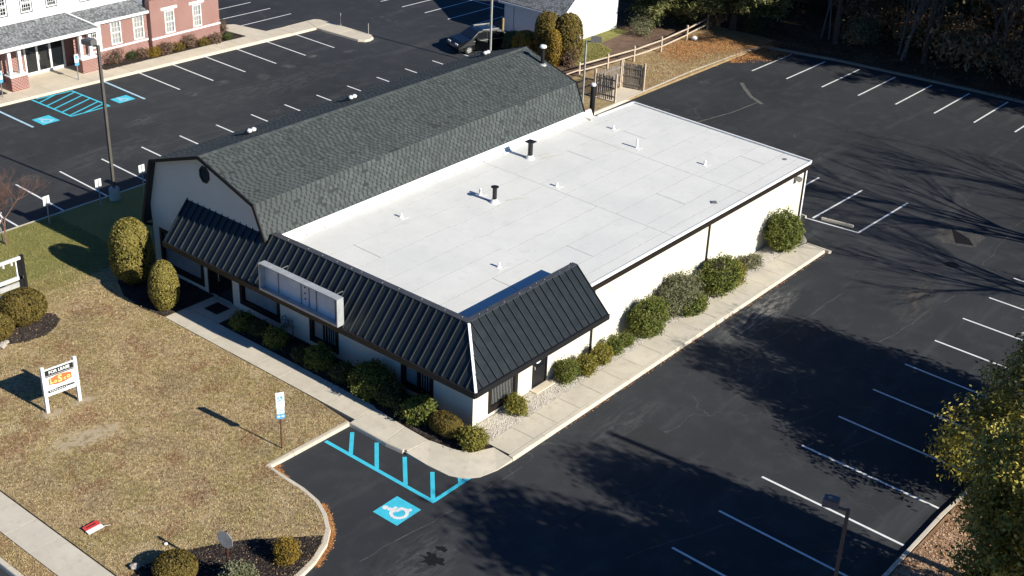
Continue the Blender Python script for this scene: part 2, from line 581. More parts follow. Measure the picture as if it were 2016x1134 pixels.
MAT['picket'] = plain('weathered_grey_picket', (0.22, 0.19, 0.165), 0.9, var=0.35, scale=7)
MAT['bark'] = plain('rough_bark', (0.085, 0.06, 0.045), 0.95, var=0.45, scale=7, bump=0.8)
MAT['barkgrey'] = plain('grey_bark', (0.15, 0.13, 0.11), 0.95, var=0.4, scale=7, bump=0.8)
MAT['twig'] = plain('brown_twig', (0.17, 0.095, 0.07), 0.9, var=0.3, scale=8)
MAT['tyre'] = plain('black_tyre', (0.014, 0.014, 0.014), 0.85)
MAT['yellow'] = plain('yellow_post_paint', (0.36, 0.27, 0.09), 0.6)
MAT['red'] = plain('red_print', (0.62, 0.05, 0.045), 0.55, var=0.06)
MAT['orange'] = plain('orange_red_print', (0.70, 0.16, 0.05), 0.55, var=0.06)
MAT['gold'] = plain('pale_yellow_print', (0.85, 0.66, 0.25), 0.55, var=0.06)
MAT['ink'] = plain('black_print', (0.02, 0.02, 0.02), 0.55)
MAT['signblue'] = plain('sign_blue', (0.10, 0.36, 0.62), 0.5, var=0.05)
MAT['signface'] = plain('white_sign_face', (0.82, 0.83, 0.83), 0.4, var=0.03)
MAT['signback'] = plain('aluminium_sign_back', (0.55, 0.55, 0.54), 0.45, 0.3)
MAT['stone'] = plain('field_stone', (0.42, 0.37, 0.32), 0.9, var=0.25, scale=6)
MAT['stain'] = plain('dark_oil_stain', (0.012, 0.010, 0.010), 0.6, var=0.4, scale=9)
MAT['crackseal'] = plain('pale_crack_filler', (0.13, 0.125, 0.115), 0.9, var=0.4, scale=5)
MAT['patch2'] = plain('worn_asphalt', (0.07, 0.065, 0.06), 0.9, var=0.3, scale=6)
MAT['patch'] = plain('asphalt_patch', (0.034, 0.035, 0.037), 0.85, var=0.15, scale=9)
MAT['blind'] = plain('pale_blind', (0.62, 0.62, 0.60), 0.7, var=0.08)
MAT['curtain'] = plain('grey_green_curtain', (0.50, 0.55, 0.56), 0.8, var=0.15)
MAT['interior'] = plain('dim_interior', (0.05, 0.05, 0.05), 0.9)
MAT['bin'] = plain('blue_plastic', (0.03, 0.10, 0.35), 0.45)


def m_glass(name, col, rough=0.04, alpha=0.55):
    t = NT(name)
    t.b.inputs['Alpha'].default_value = alpha
    return t.done(col, rough, 0.0, 0.8)


MAT['glass'] = m_glass('window_glass', (0.015, 0.02, 0.024), 0.05, 0.28)
MAT['darkglass'] = m_glass('dark_glass', (0.012, 0.015, 0.018), 0.06, 0.9)


def m_carpaint():
    t = NT('black_car_paint')
    t.b.inputs['Coat Weight'].default_value = 0.4
    t.b.inputs['Coat Roughness'].default_value = 0.05
    f = t.noise(3, 3)
    return t.done(t.ramp(f, [(0.3, (0.005, 0.0055, 0.0065)), (0.7, (0.008, 0.0085, 0.0095))]), 0.3, 0.3, 0.5)


MAT['car'] = m_carpaint()

def turf_patches(t, c):
    """large patches of olive, straw and reddish thatch shared by the turf and its blades"""
    big = t.noise(0.35, 5, 0.65)
    c = t.mix(t.ramp(big, [(0.47, 0.0), (0.57, 0.5)]), c, (0.32, 0.27, 0.09))
    red = t.noise(0.55, 4, 0.6, t.mapped((1, 1, 1), (0, 0, 1.0)))
    c = t.mix(t.ramp(red, [(0.53, 0.0), (0.62, 0.62)]), c, (0.29, 0.135, 0.075))
    pale = t.noise(0.8, 5, 0.7, t.mapped((1, 1, 1), (0, 0, 2.2)))
    c = t.mix(t.ramp(pale, [(0.56, 0.0), (0.64, 0.7)]), c, (0.62, 0.50, 0.31))
    dull = t.noise(0.42, 4, 0.6, t.mapped((1, 1, 1), (0, 0, 0.4)))
    c = t.mix(t.ramp(dull, [(0.50, 0.0), (0.62, 0.4)]), c, (0.25, 0.185, 0.125))
    clump = t.noise(6.0, 4, 0.75, t.mapped((1, 1, 1), (0, 0, 0.9)), 0.6)
    c = t.mix(t.ramp(clump, [(0.40, 0.6), (0.49, 0.0)]), c, (0.16, 0.11, 0.055))
    return t.mix(t.ramp(clump, [(0.52, 0.0), (0.62, 0.5)]), c, (0.70, 0.555, 0.33))


def m_blade():
    t = NT('straw_grass_blade')
    c = t.ramp(t.island(), [(0.0, (0.28, 0.20, 0.10)), (0.5, (0.53, 0.405, 0.215)), (1.0, (0.80, 0.64, 0.37))])
    c = t.mix(0.8, c, turf_patches(t, c))
    return t.done(c, 0.9, 0, 0.1)


MAT['lawn'] = m_lawn()
LM = {
    'arb': leafmat('clipped_arborvitae_leaf', [(0.135, 0.112, 0.027), (0.240, 0.203, 0.045), (0.360, 0.300, 0.083)]),
    'yew': leafmat('olive_yew_leaf', [(0.080, 0.065, 0.017), (0.145, 0.113, 0.026), (0.232, 0.167, 0.043)]),
    'gold': leafmat('golden_conifer_leaf', [(0.150, 0.106, 0.015), (0.250, 0.169, 0.025), (0.350, 0.225, 0.044)]),
    'box': leafmat('boxwood_leaf', [(0.045, 0.07, 0.014), (0.105, 0.14, 0.028), (0.23, 0.24, 0.055)]),
    'boxy': leafmat('yellow_green_boxwood_leaf', [(0.090, 0.098, 0.018), (0.195, 0.188, 0.030), (0.330, 0.285, 0.060)]),
    'dark': leafmat('dark_evergreen_leaf', [(0.03, 0.042, 0.014), (0.06, 0.078, 0.026), (0.115, 0.13, 0.05)]),
    'holly': leafmat('holly_leaf', [(0.05, 0.06, 0.012), (0.17, 0.172, 0.03), (0.46, 0.38, 0.06)], 0.45, 0.4),
    'hollysuntip': leafmat('sunlit_yellow_holly_tip', [(0.55, 0.42, 0.05), (0.78, 0.62, 0.10), (0.85, 0.72, 0.22)], 0.5, 0.3),  # yellow tips, also carrying the sunlight on the crown as colour
    'pine': leafmat('pine_needle', [(0.018, 0.027, 0.009), (0.041, 0.050, 0.014), (0.077, 0.081, 0.027)], 0.6, 0.2, 0.15),
    'pinelit': leafmat('sunlit_pine_needle', [(0.08, 0.095, 0.03), (0.17, 0.185, 0.06), (0.28, 0.27, 0.11)], 0.6, 0.2, 0.2),  # paler copy of the pine needles, sunlight put into the colour
    'beech': leafmat('tan_dry_leaf', [(0.20, 0.11, 0.05), (0.34, 0.20, 0.10), (0.46, 0.31, 0.17)], 0.8, 0.1, 0.3),
    'twig': leafmat('dry_twig_leaf', [(0.120, 0.074, 0.054), (0.192, 0.120, 0.084), (0.240, 0.168, 0.120)], 0.9, 0.1, 0.1),
    'grey': leafmat('grey_green_leaf', [(0.081, 0.098, 0.040), (0.161, 0.172, 0.086), (0.253, 0.241, 0.149)]),
    'litter': leafmat('orange_leaf_litter', [(0.26, 0.095, 0.035), (0.44, 0.18, 0.06), (0.54, 0.30, 0.13)], 0.9, 0.1, 0.0),
    'litterb': leafmat('brown_leaf_litter', [(0.20, 0.10, 0.055), (0.42, 0.25, 0.145), (0.62, 0.43, 0.28)], 0.9, 0.1, 0.0),
    'blade': leafmat('green_grass_blade', [(0.16, 0.16, 0.05), (0.29, 0.28, 0.09), (0.44, 0.40, 0.16)], 0.9, 0.1, 0.2),
}
LM['litterd'] = leafmat('dark_woodland_litter', [(0.05, 0.03, 0.018), (0.12, 0.07, 0.04), (0.26, 0.16, 0.09)], 0.9, 0.1, 0.0)
LM['straw'] = m_blade()
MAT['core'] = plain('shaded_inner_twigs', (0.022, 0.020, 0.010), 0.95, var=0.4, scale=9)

# ------------------------------------------------------------------ ground, lots, kerbs, walks
GZ = -0.15
mb = MB(); mb.quad((-900, -900, -0.2), (900, -900, -0.2), (900, 900, -0.2), (-900, 900, -0.2))
props(mb.build('ground', MAT['woodland']), kind='structure')

lot = MB(); lot.quad((-17.56, -70, GZ), (60, -70, GZ), (60, 100, GZ), (-17.56, 100, GZ))
lot = props(lot.build('parking_lot', MAT['asphalt']), kind='structure')
road = MB(); road.quad((-40, -70, GZ - 0.004), (-17.56, -70, GZ - 0.004), (-17.56, 100, GZ - 0.004), (-40, 100, GZ - 0.004))
props(road.build('road', MAT['asphalt']), kind='structure')


def slab(name, poly, mat, z=0.0, z0=-0.19):
    return props(MB().prism(poly, z0, z).build(name, MAT[mat]), kind='structure')


HC = [(-13.0, -2.1), (-11.05, -1.75), (-10.16, -1.56), (-9.21, -1.14), (-8.53, -0.6), (-8.0, 0.16), (-7.66, 0.93), (-7.5, 1.91),
      (-7.46, 3.09), (-7.42, 3.97), (-3.21, 3.88)]
lawn_poly = [(-15.25, -2.4)] + HC + [(-2.97, 6.2), (-2.95, 16.5), (-0.02, 16.5), (-0.02, 29.9), (-24, 29.9), (-24, 20), (-15.25, 20)]
slab('lawn', lawn_poly, 'lawn')
slab('lawn', [(-0.02, 21.0), (23.5, 21.0), (23.5, 18.75), (36.0, 18.75), (36.0, 29.9), (-0.02, 29.9)], 'lawn', -0.004)
slab('yard', [(36.0, 18.75), (55.0, 18.5), (57.0, 18.5), (57.0, 24.2), (36.0, 24.2)], 'yard', -0.002)
slab('path', [(36.0, 24.2), (60.0, 24.2), (60.0, 37), (42.4, 37), (42.4, 33), (36.0, 29.9)], 'path', -0.006)
slab('grass_patch', [(40.6, 25.6), (42.2, 25.0), (43.8, 25.2), (45.6, 26.0), (46.2, 27.6), (50.5, 28.0), (50.6, 29.3), (43.5, 29.3), (42.0, 28.6), (41.2, 27.2)], 'green_yard', 0.004)
slab('woodland_floor', [(55.0, 18.5), (56.2, 12.5), (57.1, 2), (57.9, -17), (57.9, -70), (260, -70), (260, 160), (52, 160), (52, 38), (57, 37), (57, 18.5)], 'woodland', -0.001)
slab('verge', [(-14.0, -17.0), (58.4, -17.6), (58.4, -70), (-14.0, -70)], 'verge')
slab('verge', [(-17.4, -3.0), (-16.62, -3.0), (-16.62, 29.9), (-17.4, 29.9)], 'yard', -0.004)

# kerbs: each cast stone is a piece of its own
KERB_N = 0


def resample(poly, step):
    out = [[Vector((*poly[0], 0))]]
    acc = 0
    for a, b in zip(poly[:-1], poly[1:]):
        a, b = Vector((*a, 0)), Vector((*b, 0))
        L = (b - a).length
        p = 0
        while acc + (L - p) > step:
            p += step - acc
            q = a + (b - a) * (p / L)
            out[-1].append(q); out.append([q.copy()]); acc = 0
        acc += L - p
        out[-1].append(b)
    return out


def kerb(poly, side, w=0.16, z1=0.012, step=3.0, mat='kerb', z0=-0.18):
    holder = props(bpy.data.objects.new('kerb', None), kind='structure')
    COL.objects.link(holder); ORG[holder.name] = Vector((0, 0, 0))
    for ch in resample(poly, step):
        pts = [ch[0]]
        for p in ch[1:]:
            if (p - pts[-1]).length > 0.02: pts.append(p)
        if len(pts) < 2 or sum((b - a).length for a, b in zip(pts[:-1], pts[1:])) < 0.1: continue
        d0 = (pts[1] - pts[0]).normalized(); d1 = (pts[-1] - pts[-2]).normalized()
        pts[0] = pts[0] + d0 * 0.008; pts[-1] = pts[-1] - d1 * 0.008
        m = MB(); n = len(pts); rows = []
        dz = random.uniform(-0.006, 0.006)
        for i, p in enumerate(pts):
            d = (pts[min(i + 1, n - 1)] - pts[max(i - 1, 0)]).normalized()
            nn = Vector((-d.y, d.x, 0)) * side
            o = p - nn * 0.006
            q = p + nn * w
            rows.append([(o.x - nn.x * 0.03, o.y - nn.y * 0.03, z0), (o.x, o.y, z1 + dz - 0.03), (o.x + nn.x * 0.025, o.y + nn.y * 0.025, z1 + dz), (q.x, q.y, z1 + dz), (q.x, q.y, z0)])
        for a, b in zip(rows[:-1], rows[1:]):
            for k in range(4):
                m.quad(a[k], a[k + 1], b[k + 1], b[k])
        m.quad(*rows[0]); m.quad(*reversed(rows[-1]))
        m.build('kerb_stone', MAT[mat], holder)


kerb(list(reversed(HC)), -1)
kerb([(-24, 29.95), (36.0, 29.95)], -1, w=0.15)
kerb([(23.6, 18.75), (36.0, 18.72), (45.2, 18.9), (50.2, 18.72), (55.0, 18.47)], 1)
kerb([(55.0, 18.47), (56.2, 12.5), (57.1, 2.0), (57.9, -17.0)], 1, mat='kerbdark')
kerb([(58.3, -17.55), (13.6, -17.3), (7.7, -16.95), (-14.0, -16.85)], 1)
kerb([(-17.55, 29.9), (-17.55, -3.0)], 1, w=0.18)
kerb([(25.45, -2.63), (-0.6, -2.66)], -1, w=0.22)
kerb([(-3.24, 3.86), (-3.26, 1.76), (-3.18, 0.9)], 1, w=0.14)


def slabs(name, quads, mat):
    base = props(bpy.data.objects.new(name, None), kind='structure')
    COL.objects.link(base); ORG[base.name] = Vector((0, 0, 0))
    for q in quads:
        c = Vector((sum(p[0] for p in q) / len(q), sum(p[1] for p in q) / len(q), 0))
        qq = []
        for p in q:
            v = Vector((p[0], p[1], 0)) - c
            v *= 1 - 0.012 / max(v.length, 0.1)
            qq.append((c.x + v.x, c.y + v.y))
        dz = random.uniform(-0.004, 0.004)
        MB().prism(qq, -0.17, 0.008 + dz).build('slab', MAT[mat], base)
    # joint bed below the slabs
    return base


def strip(x0, x1, ys):
    return [[(x0, a), (x1, a), (x1, b), (x0, b)] for a, b in zip(ys[:-1], ys[1:])]


ys = [3.9 + i * 1.573 for i in range(9)]
q = strip(-2.93, -1.62, ys)
q += [[(-2.93, 16.48), (-1.62, 16.48), (-1.62, 17.3 - 0.82), (-2.93, 16.48)]][:0]
q += strip(-1.60, -0.06, [14.25, 15.4, 16.46])
q += [[(-3.1, 3.88), (-1.75, 3.88), (-1.9, 2.0), (-3.12, 1.9)], [(-3.12, 1.88), (-1.9, 1.98), (-1.95, 0.6), (-3.08, 0.75)]]
fw = slabs('sidewalk', q, 'concrete')
# ramped corner
ramp_poly = [(-3.16, 0.73), (-3.14, -0.4), (-3.05, -1.45), (-2.8, -2.05), (-2.3, -2.42), (-1.5, -2.62), (-0.62, -2.68), (-0.55, -1.63), (-0.97, -1.42), (-1.45, -1.2), (-1.75, -0.5), (-1.93, 0.58)]
m = MB()
cx, cy = -1.9, -0.9
outer = ramp_poly[:7]; inner = list(reversed(ramp_poly[7:]))
oz = [-0.02, -0.10, -0.135, -0.137, -0.137, -0.12, -0.02]
k = 7
op = outer; ip = [inner[min(len(inner) - 1, int(i * len(inner) / 7))] for i in range(7)]
for i in range(6):
    m.quad((op[i][0], op[i][1], oz[i]), (op[i + 1][0], op[i + 1][1], oz[i + 1]), (ip[i + 1][0], ip[i + 1][1], 0.004), (ip[i][0], ip[i][1], 0.004))
    m.quad((op[i][0], op[i][1], oz[i]), (op[i][0], op[i][1], -0.18), (op[i + 1][0], op[i + 1][1], -0.18), (op[i + 1][0], op[i + 1][1], oz[i + 1]))
ramp_o = props(m.build('sidewalk_ramp', MAT['concrete']), kind='structure')

xs = [-0.5 + i * 1.545 for i in range(17)]
slabs('sidewalk', [[(a, -2.42), (b, -2.42), (b, -1.22), (a, -1.22)] for a, b in zip(xs[:-1], xs[1:])] +
      [[(24.22, -2.42), (25.45, -2.42), (25.45, -1.5), (24.22, -1.22)], [(25.47, -2.86), (25.62, -2.95), (25.6, -1.5), (25.47, -1.5)]], 'concrete')
slabs('sidewalk', strip(-16.6, -15.3, [-3.0 + i * 1.52 for i in range(22)]), 'concrete')
# walk in front of the brick building and its island
yy0 = lambda x: 46.85 - (x - 7.1) * 0.05
q = []
xs = [-14 + i * 1.55 for i in range(30)]
for a, b in zip(xs[:-1], xs[1:]):
    q.append([(a, yy0(a)), (b, yy0(b)), (b, min(48.3, yy0(b) + 1.65)), (a, min(48.3, yy0(a) + 1.65))])
x1 = xs[-1]
q += [[(x1, 45.52), (33.28, 45.45), (33.9, 47.2), (x1, 47.2)], [(33.3, 45.43), (35.05, 45.43), (34.95, 46.8), (34.7, 47.15), (33.92, 47.2)],
      [(33.3, 45.41), (33.38, 43.2), (35.06, 43.2), (35.05, 45.41)], [(33.38, 43.18), (33.46, 41.0), (33.75, 40.6), (34.15, 40.5), (34.7, 40.7), (35.03, 41.2), (35.06, 43.18)],
      [(28.0, 47.25), (29.9, 47.25), (29.3, 50.4), (27.5, 51.5)]]
slabs('sidewalk', q, 'concrete_w')
slab('porch_floor', [(8.6, 48.4), (16.0, 48.1), (16.0, 50.5), (8.6, 50.5)], 'concrete_w', 0.003)
slab('mulch_bed', [(15.85, 48.0), (27.9, 47.35), (27.4, 49.6), (15.85, 49.2)], 'mulch', 0.02)
slab('concrete_pad', [(36.2, 18.9), (39.5, 18.9), (39.1, 20.5), (36.0, 20.6)], 'concrete_w', 0.006)
kerb([(-14, 47.88), (7.1, 46.83), (31.0, 45.5), (33.27, 45.42), (33.45, 41.0), (33.75, 40.56), (34.15, 40.46), (34.72, 40.66), (35.07, 41.2), (35.07, 45.5), (34.97, 46.85), (34.7, 47.2), (33.9, 47.26), (29.9, 47.3)], 1, w=0.05, z1=0.006, mat='concrete_w')

# planting beds
slab('mulch_bed', [(-1.6, 14.2), (-0.02, 14.2), (-0.02, 0.0), (-0.3, -0.05), (-0.6, -1.55), (-0.97, -1.40), (-1.45, -1.18), (-1.74, -0.5), (-1.92, 0.6), (-1.88, 2.0), (-1.72, 3.9), (-1.6, 4.2)], 'mulch', 0.01)
slab('mulch_bed', [(-0.02, 16.52), (-2.9, 16.52), (-3.15, 18.0), (-2.95, 19.6), (-2.3, 21.0), (-1.2, 22.4), (-0.02, 22.6)], 'mulch', 0.012)
slab('mulch_bed', [(-15.2, 2.45), (-14.37, 2.65), (-13.24, 2.43), (-12.31, 1.95), (-11.37, 1.38), (-10.6, 0.75), (-9.9, 0.1), (-9.0, -0.72), (-9.4, -1.02), (-10.2, -1.38), (-11.1, -1.58), (-13.0, -1.9), (-15.2, -2.2)], 'mulch', 0.012)
slab('mulch_bed', [(-11.2, 20.3), (-9.7, 19.7), (-8.6, 19.1), (-7.6, 18.95), (-6.9, 19.25), (-6.35, 19.75), (-6.2, 20.35), (-6.6, 21.1), (-8.0, 21.6), (-10.0, 22.3), (-11.5, 22.2)], 'mulch', 0.012)
slab('mulch_bed', [(-6.7, 27.2), (-5.6, 26.7), (-4.9, 27.4), (-5.6, 28.6), (-7.2, 28.4)], 'mulch', 0.012)
slab('gravel_bed', [(-0.5, -0.03), (27.2, -0.03), (25.9, -1.3), (-0.5, -1.3)], 'gravelbed', 0.002)
slab('sidewalk_bed', [(-0.5, -1.15), (25.4, -1.15), (25.4, -2.5), (-0.5, -2.5)], 'joint', -0.008)
slab('sidewalk_bed', [(-2.9, 4.0), (-1.63, 4.0), (-1.63, 16.4), (-2.9, 16.4)], 'joint', -0.012)

# ------------------------------------------------------------------ painted markings
LZ = GZ + 0.004


PLN = [0]


def pline(p, q, w=0.11, mat='line', z=LZ, name='painted_line'):
    PLN[0] += 1
    z = z + 0.0009 * (PLN[0] % 6)
    p, q = Vector((*p, 0)), Vector((*q, 0))
    d = (q - p).normalized(); n = Vector((-d.y, d.x, 0)) * (w / 2)
    pts = [p - n, q - n, q + n, p + n]
    MB().quad(*[(v.x, v.y, z) for v in pts]).build('crack' if mat.startswith('crack') else name, MAT[mat], lot)


for i in range(-1, 12):
    x = -0.8 + 3.05 * i; y = -10.41 - 0.0911 * i
    pline((x, y), (x - 0.18, y - 6.3 + 0.09 * i))
for j in range(-0, 10):
    x = 49.42 + 0.24 * j; y = 16.07 - 2.738 * j
    pline((x, y), (x + 5.75 + 0.02 * j, y - 0.07), 0.12)
for i in range(-2, 14):
    x = 0.94 + 2.768 * i; y = 35.14 - 0.0965 * i
    pline((x, y), (x - 0.17, 30.02), 0.11)
for i in range(0, 7):
    x = 14.65 + 2.768 * i; y = 46.79 - 0.083 * i
    pline((x, y - 0.35), (x - 0.15, y - 5.16), 0.16 if i == 0 else 0.11, 'bluewhite' if i == 0 else 'line')
pline((6.6, 46.6), (6.55, 42.2), 0.16, 'bluewhite')
for a, b in (((31.0, 54.76), (34.5, 54.63)), ((29.3, 52.5), (34.52, 52.23)), ((29.55, 50.11), (34.72, 49.95)), ((42.5, 47.6), (46.0, 47.4)), ((42.62, 45.25), (48.6, 45.0)),
             ((42.75, 42.8), (48.4, 42.63)), ((42.8, 40.32), (48.4, 40.15)), ((42.96, 37.89), (48.4, 37.7)), ((48.4, 47.5), (48.4, 37.7))):
    pline(a, b)
# accessible aisle, front bay
for a, b in (((-4.67, 3.78), (-4.67, -2.2)), ((-4.7, -2.14), (-2.5, -2.14)), ((-3.5, 3.45), (-4.62, 2.38)), ((-3.35, 2.2), (-4.62, 0.92)),
             ((-3.3, 0.68), (-4.62, -0.64)), ((-3.3, -0.82), (-4.66, -2.12)), ((-2.85, -1.86), (-3.1, -2.12))):
    pline(a, b, 0.17, 'blue', LZ if a[0] > -4.6 or a[0] == -4.67 else LZ + 0.003)
# accessible aisle, brick building
for a, b in (((9.22, 46.55), (9.28, 42.2)), ((12.04, 46.35), (12.1, 42.15)), ((9.25, 42.22), (12.12, 42.15)), ((9.5, 46.5), (12.0, 46.3))):
    pline(a, b, 0.14, 'blue')
for a, b in (((9.24, 45.75), (10.9, 46.4)), ((9.24, 44.9), (12.02, 45.92)), ((9.26, 44.1), (12.02, 45.06)), ((9.27, 43.25), (12.05, 44.2)), ((9.28, 42.4), (12.06, 43.35)), ((10.3, 42.22), (12.08, 42.75))):
    pline(a, b, 0.13, 'blue', LZ + 0.003)


def wheelchair(m, o, ux, uy, s, z):
    """white wheelchair symbol laid on plane (o, ux, uy)"""
    o, ux, uy = Vector(o), Vector(ux).normalized(), Vector(uy).normalized()
    lv = [0.0]
    nrm = ux.cross(uy)
    def P(a, b):
        return tuple(o + ux * (a * s) + uy * (b * s) + Vector(z) + nrm * lv[0])
    def seg(a, b, w):
        lv[0] += 0.0012
        a, b = Vector((*a, 0)), Vector((*b, 0)); d = (b - a).normalized(); n = Vector((-d.y, d.x, 0)) * w / 2
        m.quad(*[P(v.x, v.y) for v in (a - n, b - n, b + n, a + n)])
    def disc(c, r, k=10):
        m.quad(*[P(c[0] + r * math.cos(2 * math.pi * i / k), c[1] + r * math.sin(2 * math.pi * i / k)) for i in range(k)])
    disc((-0.12, 0.36), 0.095)
    seg((-0.10, 0.27), (-0.05, 0.0), 0.14)
    seg((-0.08, 0.14), (0.12, 0.12), 0.10)
    seg((-0.05, 0.0), (0.17, -0.02), 0.12)
    seg((0.15, 0.0), (0.24, -0.30), 0.12)
    seg((0.22, -0.28), (0.33, -0.25), 0.10)
    n = 18
    lv[0] += 0.0012
    for i in range(n):
        a0 = R(110) + R(255) * i / n; a1 = R(110) + R(255) * (i + 1) / n
        r0, r1 = 0.18, 0.29
        c = (-0.05, -0.13)
        m.quad(*[P(c[0] + r * math.cos(a), c[1] + r * math.sin(a)) for r, a in ((r0, a0), (r1, a0), (r1, a1), (r0, a1))])


def isa_pad(x0, y0, x1, y1, mat, wm, up):
    MB().quad((x0, y0, LZ), (x1, y0, LZ), (x1, y1, LZ), (x0, y1, LZ)).build('painted_square', MAT[mat], lot)
    m = MB()
    s = min(abs(x1 - x0), abs(y1 - y0)) * 1.02
    ux = (0, -1, 0) if up == 'x' else (1, 0, 0); uy = (1, 0, 0) if up == 'x' else (0, 1, 0)
    if up == '-x': ux, uy = (0, 1, 0), (-1, 0, 0)
    wheelchair(m, ((x0 + x1) / 2, (y0 + y1) / 2, LZ), ux, uy, s, (0, 0, 0.004))
    m.build('wheelchair_symbol', MAT[wm], lot)


isa_pad(-6.65, -2.15, -5.35, -0.9, 'blue', 'line', 'y')
isa_pad(7.2, 42.1, 8.4, 43.4, 'blue', 'bluewhite', 'y')
isa_pad(12.85, 42.1, 14.1, 43.15, 'blue', 'bluewhite', 'y')
# rear bays at the end of the building
for a, b in (((29.0, 0.0), (34.7, -0.2)), ((29.05, -2.79), (34.85, -3.0)), ((28.72, 0.5), (29.05, -2.82)), ((28.9, 2.75), (34.6, 2.6)), ((28.6, 5.4), (34.4, 5.3))):
    pline(a, b, 0.12)


def blob(cx, cy, r, mat, name, seed, rough=0.35, z=LZ, k=22, sx=1.0):
    rr = random.Random(seed); pts = []
    for i in range(k):
        a = 2 * math.pi * i / k
        q = r * (1 + rough * rr.uniform(-1, 1))
        pts.append((cx + q * sx * math.cos(a), cy + q * math.sin(a), z))
    MB().quad(*pts).build(name, MAT[mat], lot)


blob(-7.15, -4.4, 0.42, 'stain', 'oil_stain', 3, 0.5, sx=0.7)
blob(-6.5, -4.25, 0.18, 'stain', 'oil_stain', 4, 0.5)
blob(32.5, -7.2, 1.25, 'patch2', 'asphalt_patch', 5, 0.2, LZ - 0.002)
blob(28.9, -8.3, 0.36, 'stain', 'drain_cover', 6, 0.04, sx=1.0)
for pts in ([(46.5, 15.2), (45.76, 14.54), (44.4, 13.19), (43.6, 11.8)], [(43.9, 12.2), (40.56, 12.41), (37.45, 13.05), (34.5, 12.6)]):
    for p, q_ in zip(pts[:-1], pts[1:]):
        pline(p, q_, 0.28 if pts[0][0] > 46 else 0.09, 'crackseal')
MB().quad((33.4, -6.3, LZ), (32.7, -7.64, LZ), (32.0, -8.2, LZ), (31.64, -7.3, LZ)).build('asphalt_patch', MAT['stain'], lot)
MAT['crackpale'] = plain('dusty_crack', (0.085, 0.083, 0.078), 0.9, var=0.4, scale=4)
MAT['crackdark'] = plain('open_crack', (0.013, 0.013, 0.014), 0.9, var=0.3, scale=4)
crk = random.Random(5)
for k, ((ax, ay), (bx, by)) in enumerate((((17.4, -9.1), (25.7, -10.1)), ((8.4, -9.3), (11.9, -10.2)), ((-2.7, -6.7), (2.1, -7.7)), ((-9.0, -2.6), (-0.6, -3.6)), ((-2.5, -9.5), (3.2, -11.8)),
                                          ((28.0, -4.3), (36.4, -5.6)), ((8.5, -12.0), (12.0, -12.9)), ((9.7, 34.4), (17.3, 33.0)), ((3.4, 37.9), (16.5, 37.0)), ((16.5, 39.2), (32.0, 37.9)), ((20.0, 33.2), (33, 32.6)),
                                          ((33.0, 6.5), (45.5, 2.0)), ((12.5, -5.2), (22.0, -5.9)), ((30.0, -9.5), (44.0, -8.0)))):
    n_ = max(5, int(math.hypot(bx - ax, by - ay) / 0.55)); prev = (ax, ay); oy = 0.0; m = MB()
    for i in range(1, n_ + 1):
        oy += crk.uniform(-0.11, 0.11)
        cur = (ax + (bx - ax) * i / n_ + crk.uniform(-0.05, 0.05), ay + (by - ay) * i / n_ + oy)
        if crk.random() > 0.08:
            p, q_ = Vector((*prev, 0)), Vector((*cur, 0)); nn = Vector((-(q_ - p).y, (q_ - p).x, 0)).normalized() * crk.uniform(0.009, 0.025)
            zz = LZ - 0.002 + 0.0004 * (i % 2)
            m.quad(*[(v.x, v.y, zz) for v in (p - nn, q_ - nn, q_ + nn, p + nn)])
        prev = cur
    m.build('crack', MAT['crackdark' if k % 3 == 2 else 'crackpale'], lot)
MB().quad((3.2, -4.9, LZ), (5.4, -5.0, LZ), (5.2, -6.6, LZ), (3.0, -6.5, LZ)).build('asphalt_patch', MAT['patch'], lot)

# ------------------------------------------------------------------ the shop building
BL = root('retail_building', (0, 0, 0), 'low cream shop building with white flat roof, black metal mansard and grey barn roof wing', 'building')
RZ = lambda y: 3.75 + 0.027 * y            # flat roof falls towards the east eave


def wall_grid(m, origin, u, length, z0, z1, openings, depth, inward):
    """front face quads around openings + reveals; u unit along wall; openings (a,b,c,d) along / z"""
    o, u, n = Vector(origin), Vector(u), Vector(inward)
    us = sorted({0, length} | {a for op in openings for a in op[:2]})
    zs = sorted({z0, z1} | {a for op in openings for a in op[2:4]})
    P = lambda a, z, d=0: tuple(o + u * a + n * d + Vector((0, 0, z)))
    for a, b in zip(us[:-1], us[1:]):
        for c, d in zip(zs[:-1], zs[1:]):
            mu, mz = (a + b) / 2, (c + d) / 2
            if any(op[0] < mu < op[1] and op[2] < mz < op[3] for op in openings): continue
            m.quad(P(a, c), P(b, c), P(b, d), P(a, d))
    for a, b, c, d in openings:
        m.quad(P(a, c), P(a, d), P(a, d, depth), P(a, c, depth))
        m.quad(P(b, c), P(b, d), P(b, d, depth), P(b, c, depth))
        m.quad(P(a, c), P(b, c), P(b, c, depth), P(a, c, depth))
        m.quad(P(a, d), P(b, d), P(b, d, depth), P(a, d, depth))


front_open = [(17.25, 20.4, 0.32, 2.3), (15.1, 16.95, 0.0, 2.25), (11.8, 14.5, 0.42, 2.3), (7.95, 9.7, 0.33, 2.3), (2.25, 4.0, 0.38, 2.3)]
m = MB()
wall_grid(m, (0, 0, 0), (0, 1, 0), 21.0, -0.15, 3.5, front_open, 0.16, (1, 0, 0))
m.build('front_wall', MAT['wall'], BL)
east_open = [(1.0, 2.8, 0.25, 2.3), (3.84, 4.9, -0.02, 2.12)]
m = MB()
wall_grid(m, (0, 0, 0), (1, 0, 0), 27.3, -0.15, 3.45, east_open, 0.14, (0, 1, 0))
m.build('side_wall', MAT['wall'], BL)
m = MB()
m.box(27.29, 0.0, -0.15, 27.3, 11.6, 3.5).box(24.0, 11.59, -0.15, 27.3, 11.6, 3.9).box(23.2, 11.6, -0.15, 23.24, 21.0, 4.2).box(0.0, 20.96, -0.15, 23.24, 21.0, 2.7)
